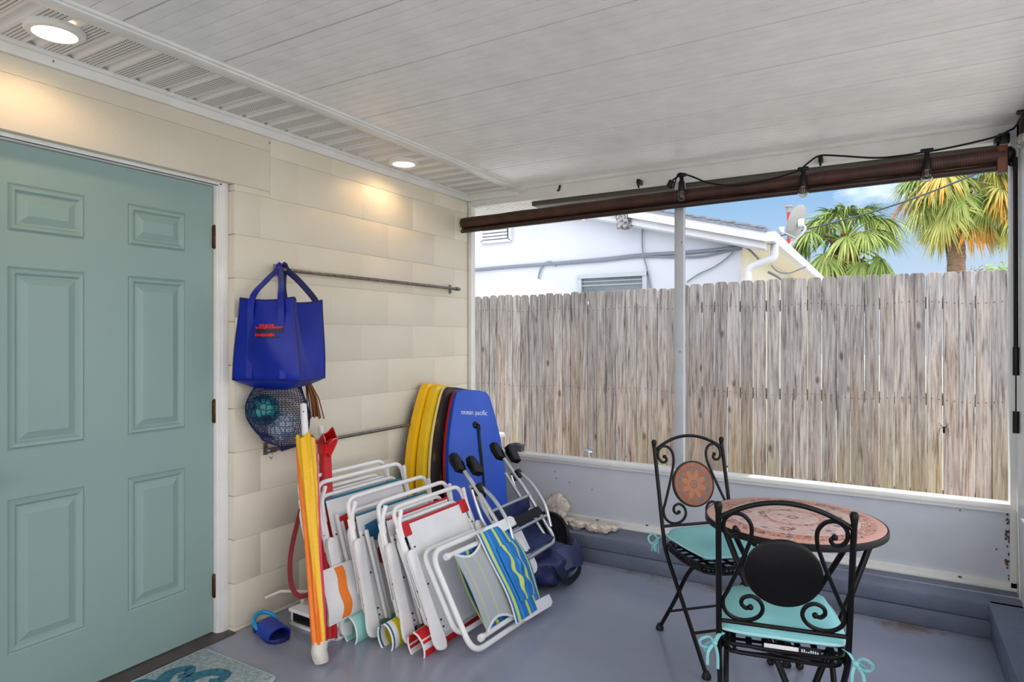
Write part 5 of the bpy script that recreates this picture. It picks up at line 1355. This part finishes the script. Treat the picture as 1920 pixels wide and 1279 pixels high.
# window
a, b = aty(1090, 640, 7.5), aty(1211, 516, 7.5)
bm = nb(); lohi(bm, (a.x - 0.03, 7.44, 1.0), (a.x + 0.025, 7.5, b.z + 0.04)); lohi(bm, (b.x - 0.025, 7.44, 1.0), (b.x + 0.03, 7.5, b.z + 0.04)); lohi(bm, (a.x - 0.03, 7.43, b.z - 0.01), (b.x + 0.03, 7.5, b.z + 0.04)); wf = obj('window', bm, mat('window_frame_grey', C(170, 178, 186), 0.4), th, True)
bm = nb(); lohi(bm, (a.x, 7.48, 1.0), (b.x, 7.495, b.z)); obj('pane', bm, mat('dark_pane', C(112, 124, 132), 0.15, col2=C(86, 96, 104), ns=3), wf, True)
bm = nb()
for k, z in ((0, b.z - 0.05), (1, b.z - 0.10)): lohi(bm, (a.x + 0.025, 7.465, z - 0.008), (b.x - 0.025, 7.48, z + 0.008))
obj('blind_slat', bm, mat('blind_slat', C(150, 160, 168), 0.5), wf, True)
def cab(pts, r, y=7.47, nm='cable'):
    bm = nb(); tube(bm, crom([aty(u_, v_, y) for u_, v_ in pts], 5), r, 6); obj(nm, bm, CAB, th, True)
cab([(880, 507), (960, 500), (1040, 494), (1130, 486), (1205, 478), (1290, 473), (1345, 468), (1392, 463)], 0.022)
cab([(1040, 496), (1130, 489), (1205, 481), (1275, 482), (1320, 480), (1360, 471), (1392, 466)], 0.012)
cab([(1205, 418), (1204, 450), (1206, 478), (1212, 500), (1220, 540), (1222, 560)], 0.009)
cab([(1010, 560), (1010, 520), (1018, 497), (1032, 491), (1042, 499)], 0.012)
cab([(1288, 529), (1310, 514), (1340, 500), (1365, 482), (1380, 466)], 0.008)
cab([(1384, 462), (1400, 465), (1415, 478), (1425, 490)], 0.012, 7.6)
cab([(1446, 498), (1460, 510), (1480, 512), (1500, 505), (1512, 500)], 0.008, 8.0)
cab([(1440, 510), (1452, 516), (1462, 522), (1470, 530)], 0.016, 8.0)
bm = nb()      # floodlight box under the rake, wrapped in plastic
p = aty(1172, 413, 7.3); lump(bm, (p.x, p.y - 0.05, p.z), (0.085, 0.08, 0.11), 14, 0.18, 3, 0.6); obj('floodlight', bm, mat('crumpled_plastic', C(150, 152, 156), 0.25, col2=C(60, 62, 66), ns=30, lo=0.45, hi=0.6), th, True, ang=20)
bm = nb(); p = aty(1060, 372, 7.2); 
lohi(bm, (aty(1058, 380, 9.5).x - 0.05, 9.4, 3.2), (aty(1058, 380, 9.5).x + 0.05, 9.5, 3.62)); obj('roof_stub', bm, HTR, th, True)

# dish, red pipe
th = thing('satellite_dish', 'grey satellite dish on the edge of the neighbouring roof', 'satellite dish', atd(1482, 460, 9.3))
c = atd(1493, 416, 9.3); nrm = V((-0.70, 0.30, 0.30)).normalized(); xx_ = V((0, 0, 1)).cross(nrm).normalized(); yy_ = nrm.cross(xx_)
Md = Matrix.Translation(c) @ axes(xx_, yy_, nrm).to_4x4()
bm = nb(); lathe(bm, [(0, -0.045), (0.08, -0.04), (0.16, -0.02), (0.215, 0.005), (0.222, 0.004), (0.21, -0.012), (0.15, -0.035), (0.07, -0.053), (0, -0.057)], 36, Md @ Matrix.Scale(1.15, 4, V((0, 1, 0)))); obj('reflector', bm, mat('dish_grey', C(150, 150, 148), 0.5), th, True)
bm = nb(); e = atd(1466, 434, 9.1); tube(bm, [c - nrm * 0.05 + V((0, 0, -0.2)), c - nrm * 0.02 + V((0, 0, -0.24)), e], 0.012, 8); sphere(bm, e, 0.04, 10, (1, 1, 1.4)); box(bm, e + V((0, 0, 0.04)), (0.08, 0.05, 0.05), None, 0.01); obj('receiver_arm', bm, ALU, th, True)
bm = nb(); b0 = c - nrm * 0.06; f0 = atd(1478, 470, 9.3); tube(bm, crom([b0, b0 - nrm * 0.08 + V((0, 0, -0.08)), f0 + V((0.04, 0, 0.1)), f0], 5), 0.022, 8); box(bm, b0 - nrm * 0.02, (0.09, 0.09, 0.12), None, 0.01); obj('mount', bm, ALU, th, True)
p = atd(1479, 470, 10.2)
th = thing('vent_pipe', 'red roof pipe with pale cap behind the satellite dish', 'pipe', p)
tp = atd(1481, 385, 10.2)
bm = nb(); tube(bm, [p + V((0, 0, -0.06)), V((p.x, p.y, tp.z))], 0.028, 12); obj('pipe', bm, mat('pipe_red', C(190, 44, 40), 0.5), th, True)
bm = nb(); lathe(bm, [(0, 0.0), (0.034, 0.0), (0.04, 0.02), (0.04, 0.08), (0.062, 0.09), (0.058, 0.12), (0, 0.135)], 16, Matrix.Translation((p.x, p.y, tp.z - 0.12))); obj('cap', bm, mat('cap_pale', C(150, 142, 138), 0.4), th, True)

# patio umbrella top
th = thing('patio_umbrella', 'white patio umbrella top peeking over the fence', 'umbrella', (-1.9, 6.7, -0.1))
pk_ = aty(994, 521, 6.6)
bm = nb(); lathe(bm, [(0, 0.02), (0.03, 0.015), (0.12, -0.025), (0.4, -0.15), (0.74, -0.30), (0.82, -0.335), (0.82, -0.41), (0.81, -0.41), (0.80, -0.345), (0.74, -0.31), (0, -0.02)], 8, Matrix.Translation(pk_)); obj('canopy', bm, mat('white_canvas', C(244, 244, 246), 0.8), th, True, ang=20)
bm = nb(); tube(bm, [V((pk_.x, pk_.y, -0.1)), pk_], 0.022, 10); obj('pole', bm, ALU, th, True)

# ------------------------------------------------------------------ palms
def frond_mat(name, a, b, tip):
    k = NT(name).pr(0.55, 0, 0.35); vec = k.coord(); x, y, z = k.sep(vec)
    oi = k.n('ShaderNodeObjectInfo')
    base = k.mix(oi.outputs['Random'], a, b)
    r = k.math('SQRT', k.math('ADD', k.math('MULTIPLY', x, x), k.math('ADD', k.math('MULTIPLY', y, y), k.math('MULTIPLY', z, z))))
    t = k.math('MULTIPLY', k.math('SUBTRACT', r, 0.95), 2.6)
    t = k.math('MULTIPLY', k.math('MINIMUM', k.math('MAXIMUM', t, 0.0), 1.0), k.math('GREATER_THAN', k.math('FRACT', k.math('MULTIPLY', oi.outputs['Random'], 5.3)), 0.45))
    k.base(k.mix(t, base, tip)); return k.m
PG = frond_mat('palm_green', C(104, 132, 62), C(158, 172, 92), C(178, 176, 96))
PY_ = frond_mat('palm_yellowing', C(150, 164, 84), C(196, 190, 110), C(216, 150, 54))
PD = frond_mat('palm_dark', C(66, 92, 52), C(96, 118, 70), C(120, 120, 70))
def frond_mesh(seed, elev, petL, fanR, droop, m):
    """one fan leaf: a stalk along +x, then folded leaflets that hang at the tips"""
    r = random.Random(seed); bm = nb()
    pts = []; p = V((0, 0, 0)); e = elev
    for i in range(9):
        pts.append(p.copy()); p = p + V((math.cos(e), 0, math.sin(e))) * petL / 8; e -= droop * 0.5 / 8
    tube(bm, pts, [0.022 - 0.001 * i for i in range(9)], 5)
    hub = pts[-1]; X = V((math.cos(e), 0, math.sin(e))); Y = V((0, 1, 0)); Zn = X.cross(Y)
    nl = 46
    for i in range(nl):
        ph = -1.85 + 3.7 * i / (nl - 1) + r.uniform(-0.06, 0.06)
        L = fanR * (0.70 + 0.30 * math.cos(ph * 0.7)) * r.uniform(0.72, 1.12)
        d = X * math.cos(ph) + Y * math.sin(ph) - Zn * (0.0 + 0.22 * abs(math.sin(ph)))
        d.normalize(); sd = Zn.cross(d).normalized()
        prev = None; q = hub.copy(); dr = droop * r.uniform(0.45, 1.9)
        for j in range(6):
            t = j / 5
            w_ = fanR * (0.013 + 0.009 * math.sin(PI * min(1, t * 1.2)) if t < 0.7 else 0.008) * (1 if t < 0.99 else 0.15)
            dn = d + V((0, 0, -1)) * dr * t ** 1.5
            if j: q = q + dn.normalized() * L / 5
            rise = Zn * -0.012 * fanR
            row = [bm.verts.new(q - sd * w_), bm.verts.new(q + rise * (1 - t)), bm.verts.new(q + sd * w_)]
            if prev:
                bm.faces.new((prev[0], row[0], row[1], prev[1])); bm.faces.new((prev[1], row[1], row[2], prev[2]))
            prev = row
    return mesh_of('frond', bm, m, True, 80)
def trunk(bm, h, r0, r1, seed=1):
    n_ = 22; N = 16; rr = random.Random(seed); rings = []
    for j in range(n_ * 2):
        t = j / (n_ * 2 - 1); r = (r0 + (r1 - r0) * t) * (1.0 if j % 2 else 1.07)
        rings.append([bm.verts.new((r * math.cos(2 * PI * i / N) * (1 + rr.uniform(-0.03, 0.03)), r * math.sin(2 * PI * i / N), h * t)) for i in range(N)])
    for a, b in zip(rings, rings[1:]):
        for i in range(N): bm.faces.new((a[i], a[(i + 1) % N], b[(i + 1) % N], b[i]))
    bm.faces.new(list(reversed(rings[0]))); bm.faces.new(rings[-1])
TRK = mat('palm_trunk', C(150, 126, 106), 0.9, col2=C(112, 88, 72), ns=6, stretch=(1, 1, 5), bump=0.8, bs=14, bd=0.03)
TRB = mat('palm_boots', C(140, 84, 54), 0.9, col2=C(96, 58, 40), ns=9, bump=0.8, bs=14, bd=0.03)
def palm(label, base, h, r0, r1, n_, fr, m_list, seed, skirt=0, flower=False, rlo=-0.9, up=1.3):
    th = thing('palm_tree', label, 'palm tree', base, 'palm trees beyond the fence')
    bm = nb(); trunk(bm, h, r0, r1, seed); obj('trunk', bm, TRK, th, ang=60)
    bm = nb(); rnd = random.Random(seed)
    for i in range(18):
        a = i * 2.4; z = h - 0.45 + 0.03 * i; bar(bm, (r1 * 0.9 * math.cos(a), r1 * 0.9 * math.sin(a), z - 0.05), (r1 * 1.9 * math.cos(a), r1 * 1.9 * math.sin(a), z + 0.22), 0.09, 0.03, V((math.cos(a), math.sin(a), 0.2)))
    lathe(bm, [(0, -0.5), (r1 * 1.05, -0.5), (r1 * 1.15, -0.1), (r1 * 0.7, 0.15), (0, 0.2)], 14, Matrix.Translation((0, 0, h))); obj('leaf_bases', bm, TRB, th)
    meshes = [(e, [frond_mesh(seed * 10 + k, e, fr * 0.55, fr * 0.62, dp, m_) for k, (dp, m_) in enumerate(zip((1.2, 1.8), ms))]) for e, ms in ((1.15, (m_list[0], m_list[0])), (0.55, (m_list[0], m_list[1])), (-0.05, (m_list[1], m_list[0])), (-0.6, (m_list[1], m_list[1])))]
    for i in range(n_):
        t = (i + 0.5) / n_; k = min(3, int(t * 4))
        me = rnd.choice(meshes[k][1])
        o = bpy.data.objects.new('frond', me); COL.objects.link(o); o.parent = th; MATS[o.name] = MATS[th.name]
        o.location = (0, 0, h + 0.12 - 0.25 * t); s_ = rnd.uniform(0.85, 1.12)
        o.rotation_euler = (rnd.uniform(-0.18, 0.18), rnd.uniform(-0.2, 0.2), i * 2.39996 + rnd.uniform(-0.3, 0.3)); o.scale = (s_, s_, s_)
    if flower:
        bm = nb()
        for i in range(170):
            a = rnd.uniform(0, 2 * PI); e = rnd.uniform(-0.3, 1.2); L = rnd.uniform(0.15, 0.34)
            c0 = V((-0.28, -0.5, h + 0.42)); tube(bm, [c0, c0 + V((math.cos(a) * math.cos(e), math.sin(a) * math.cos(e), math.sin(e))) * L + V((0, 0, -0.05))], 0.010, 4)
        obj('flower_cluster', bm, mat('palm_flower', C(196, 160, 70), 0.8, col2=C(170, 120, 56), ns=20), th)
    return th
b = atd(1793, 520, 15.0); palm('tall palm with orange leaf tips on a bare trunk at right', V((b.x, b.y, -0.1)), 5.08, 0.2, 0.165, 50, 1.55, (PG, PY_), 3, flower=True)
b = atd(1587, 520, 13.0); palm('shorter green palm between the satellite dish and the tall palm', V((b.x, b.y, -0.1)), 3.3, 0.2, 0.17, 40, 1.32, (PG, PG), 5)
b = atd(1912, 400, 21.0); palm('dark green palm behind the right side of the tall palm, mostly behind the post', V((b.x, b.y, -0.1)), 6.0, 0.2, 0.17, 40, 1.7, (PD, PG), 8)
def bush(label, c, s, n_, m_, seed, cat='bush'):
    rnd = random.Random(seed); bm = nb()
    tube(bm, [V((c.x, c.y, -0.1)), V((c.x, c.y, c.z - s * 0.3))], 0.03, 6)
    for i in range(n_):
        d = V((rnd.gauss(0, 1), rnd.gauss(0, 1), rnd.gauss(0, 1))).normalized() * s * rnd.uniform(0.3, 1.0); p = c + V((d.x, d.y, d.z * 0.8))
        t = V((rnd.gauss(0, 1), rnd.gauss(0, 1), rnd.gauss(0, 0.6))).normalized(); q = t.orthogonal().normalized(); w_ = s * 0.10
        bm.faces.new([bm.verts.new(p - t * w_), bm.verts.new(p + q * w_ * 0.6), bm.verts.new(p + t * w_), bm.verts.new(p - q * w_ * 0.6)])
    return tag(setloc(obj('shrub', bm, m_, smooth=False)), label, cat)
LF = mat('leaf_green', C(116, 150, 70), 0.6, col2=C(150, 176, 96), ns=8)
LB2 = mat('leaf_brownish', C(140, 136, 90), 0.7, col2=C(110, 92, 66), ns=8)
bush('fresh green shrub top above the fence at the far right post', atd(1876, 512, 9.0), 0.22, 300, LF, 3)
bush('thin brownish shrub top above the fence beside the palm trunk', atd(1835, 512, 9.0), 0.16, 120, LB2, 4)
# wire in the sky
bm = nb(); a, b = atd(1520, 428, 12.0), atd(1960, 268, 9.0)
tube(bm, [a + (b - a) * (i / 20) + V((0, 0, -0.25 * math.sin(PI * i / 20) * 0.5)) for i in range(-4, 22)], 0.014, 6)
tag(setloc(obj('power_cable', bm, mat('cable_dark', C(66, 70, 78), 0.6))), 'dark overhead cable crossing the sky in front of the palms', 'cable')

# ------------------------------------------------------------------ odds and ends on and beyond the sill
th = thing('bait_box', 'small dark grey lidded box on the outer sill left side', 'box', (0.37, 3.835, 0.573))
bm = nb(); p = aty(969, 838, 3.835); p.z = 0.592; box(bm, p, (0.10, 0.05, 0.038), None, 0.008); obj('box_body', bm, mat('plastic_dark_grey', C(70, 74, 82), 0.5), th, True)
bm = nb(); box(bm, p + V((0, 0, 0.022)), (0.11, 0.056, 0.012), None, 0.004); box(bm, p + V((0, 0, 0.031)), (0.04, 0.03, 0.01), None, 0.003); obj('lid', bm, mat('plastic_mid_grey', C(84, 88, 96), 0.5), th, True)
th = thing('sill_lamp', 'tiny metal solar lamp head just outside the sill', 'lamp', aty(1103, 850, 4.0))
p = aty(1103, 846, 4.0)
bm = nb(); lathe(bm, [(0, 0.018), (0.02, 0.014), (0.036, 0.004), (0.038, -0.002), (0.03, -0.006), (0, -0.008)], 20, Matrix.Translation(p)); obj('cap', bm, CHROME, th, True)
bm = nb(); tube(bm, [p + V((0, 0, -0.006)), V((p.x, p.y, 0.1))], 0.009, 8); obj('stake', bm, CHROME, th, True)
p = aty(938, 815, 4.12)
th = thing('side_shelf', 'white flat shelf tip sticking out behind the blue bodyboard', 'shelf', (p.x - 0.05, p.y, 0.0))
bm = nb(); prism(bm, [(-0.3, -0.12), (0.0, -0.10), (0.075, -0.02), (0.02, 0.06), (-0.3, 0.1)], 0, 0.022, Matrix.Translation((p.x - 0.02, p.y, p.z - 0.012)), 0.005); obj('shelf_board', bm, PLASW, th, True)
bm = nb(); tube(bm, [V((p.x - 0.2, p.y, -0.12)), V((p.x - 0.2, p.y, p.z - 0.01))], 0.02, 8); obj('leg', bm, PLASW, th, True)
# spider hanging before the fence
bm = nb(); p = aty(1770, 808, 3.9)
sphere(bm, p, 0.009, 10, (0.7, 0.7, 1.5)); sphere(bm, p + V((0, 0, 0.016)), 0.006, 8)
for s in (-1, 1):
    for a in (0.5, 0.2, -0.3, -0.7):
        tube(bm, [p + V((0, 0, 0.012)), p + V((s * 0.016, 0, 0.016 + 0.02 * a + 0.008)), p + V((s * 0.022, 0, 0.012 + 0.055 * a))], 0.0012, 4)
tag(setloc(obj('spider', bm, BLACKP)), 'small black spider hanging before the right part of the fence', 'spider')
# fallen leaves heaped at the fence foot
bm = nb(); rnd = random.Random(9)
for i in range(700):
    u_, v_ = rnd.uniform(1335, 1410), 0; sx_ = rnd.uniform(1.95, 2.75); q = FA + fd * sx_ + fn_ * rnd.uniform(0.02, 0.4)
    zz = -0.12 + rnd.random() ** 1.5 * 0.30
    a = rnd.uniform(0, 6.28); t = V((math.cos(a), math.sin(a), rnd.uniform(-0.5, 0.5))) * 0.022; w_ = V((-math.sin(a), math.cos(a), rnd.uniform(-0.5, 0.5))) * 0.009
    c = V((q.x, q.y, zz)); bm.faces.new([bm.verts.new(c - t), bm.verts.new(c + w_), bm.verts.new(c + t), bm.verts.new(c - w_)])
tag(setloc(obj('leaf_litter', bm, mat('dry_leaves', C(150, 104, 60), 0.8, col2=C(104, 72, 44), ns=30), smooth=False)), 'dry brown leaves heaped at the foot of the fence', 'leaves', None, 'stuff')
CLOUD, SKY, SUN, LAMP, EXPO = 2.7, 1.0, 4.0, 8.0, 0.0
# ------------------------------------------------------------------ light
sc = bpy.context.scene
w = bpy.data.worlds.new('sky'); sc.world = w; w.use_nodes = True
t = w.node_tree; t.nodes.clear()
def wn(typ, **kw):
    x = t.nodes.new(typ)
    for k, val in kw.items(): setattr(x, k, val)
    return x
tc = wn('ShaderNodeTexCoord'); sp = wn('ShaderNodeSeparateXYZ'); t.links.new(tc.outputs['Generated'], sp.inputs[0])
rz = wn('ShaderNodeValToRGB'); t.links.new(sp.outputs['Z'], rz.inputs[0])
cr = rz.color_ramp; cr.elements.new(0.5)
for e, (p, c) in zip(cr.elements, [(0.0, C(222, 236, 248)), (0.22, C(146, 194, 240)), (0.9, C(108, 164, 226))]): e.position = p; e.color = c
mp = wn('ShaderNodeMapping'); mp.inputs['Scale'].default_value = (1, 1, 2.2); t.links.new(tc.outputs['Generated'], mp.inputs[0])
nz = wn('ShaderNodeTexNoise'); nz.inputs['Scale'].default_value = 3.2; nz.inputs['Detail'].default_value = 9; nz.inputs['Roughness'].default_value = 0.58
t.links.new(mp.outputs[0], nz.inputs['Vector'])
# the overcast half of the sky stands behind the camera
dirn = wn('ShaderNodeVectorMath', operation='DOT_PRODUCT'); dirn.inputs[1].default_value = (0.55, -0.80, 0.22); t.links.new(tc.outputs['Generated'], dirn.inputs[0])
am = wn('ShaderNodeMath', operation='MULTIPLY_ADD'); am.inputs[1].default_value = 0.34; t.links.new(dirn.outputs['Value'], am.inputs[0]); t.links.new(nz.outputs['Fac'], am.inputs[2])
rc = wn('ShaderNodeValToRGB'); t.links.new(am.outputs[0], rc.inputs[0])
rc.color_ramp.elements[0].position = 0.34; rc.color_ramp.elements[0].color = (0, 0, 0, 1)
rc.color_ramp.elements[1].position = 0.66; rc.color_ramp.elements[1].color = (1, 1, 1, 1)
mx = wn('ShaderNodeMix', data_type='RGBA'); t.links.new(rc.outputs[0], mx.inputs[0]); t.links.new(rz.outputs[0], mx.inputs[6])
mx.inputs[7].default_value = (CLOUD, CLOUD * 1.0, CLOUD * 1.02, 1)
bg = wn('ShaderNodeBackground'); bg.inputs['Strength'].default_value = SKY
t.links.new(mx.outputs[2], bg.inputs[0])
ow = wn('ShaderNodeOutputWorld'); t.links.new(bg.outputs[0], ow.inputs[0])
sl = bpy.data.lights.new('sun', 'SUN'); sl.energy = SUN; sl.color = (1.0, 0.95, 0.86); sl.angle = R(0.6)
so = bpy.data.objects.new('sun', sl); COL.objects.link(so)
so.rotation_euler = V((0.62, -0.14, -0.82)).to_track_quat('-Z', 'Y').to_euler()
for p in LIGHTS:
    L = bpy.data.lights.new('downlight', 'SPOT'); L.energy = LAMP; L.color = (1.0, 0.64, 0.33); L.spot_size = R(165); L.spot_blend = 0.6; L.shadow_soft_size = 0.05
    lo = bpy.data.objects.new('downlight', L); COL.objects.link(lo); lo.location = (p[0], p[1], 2.352)
vs = sc.view_settings
vs.view_transform = 'Standard'; vs.look = 'None'; vs.gamma = 1.0; vs.use_curve_mapping = False; vs.exposure = EXPO
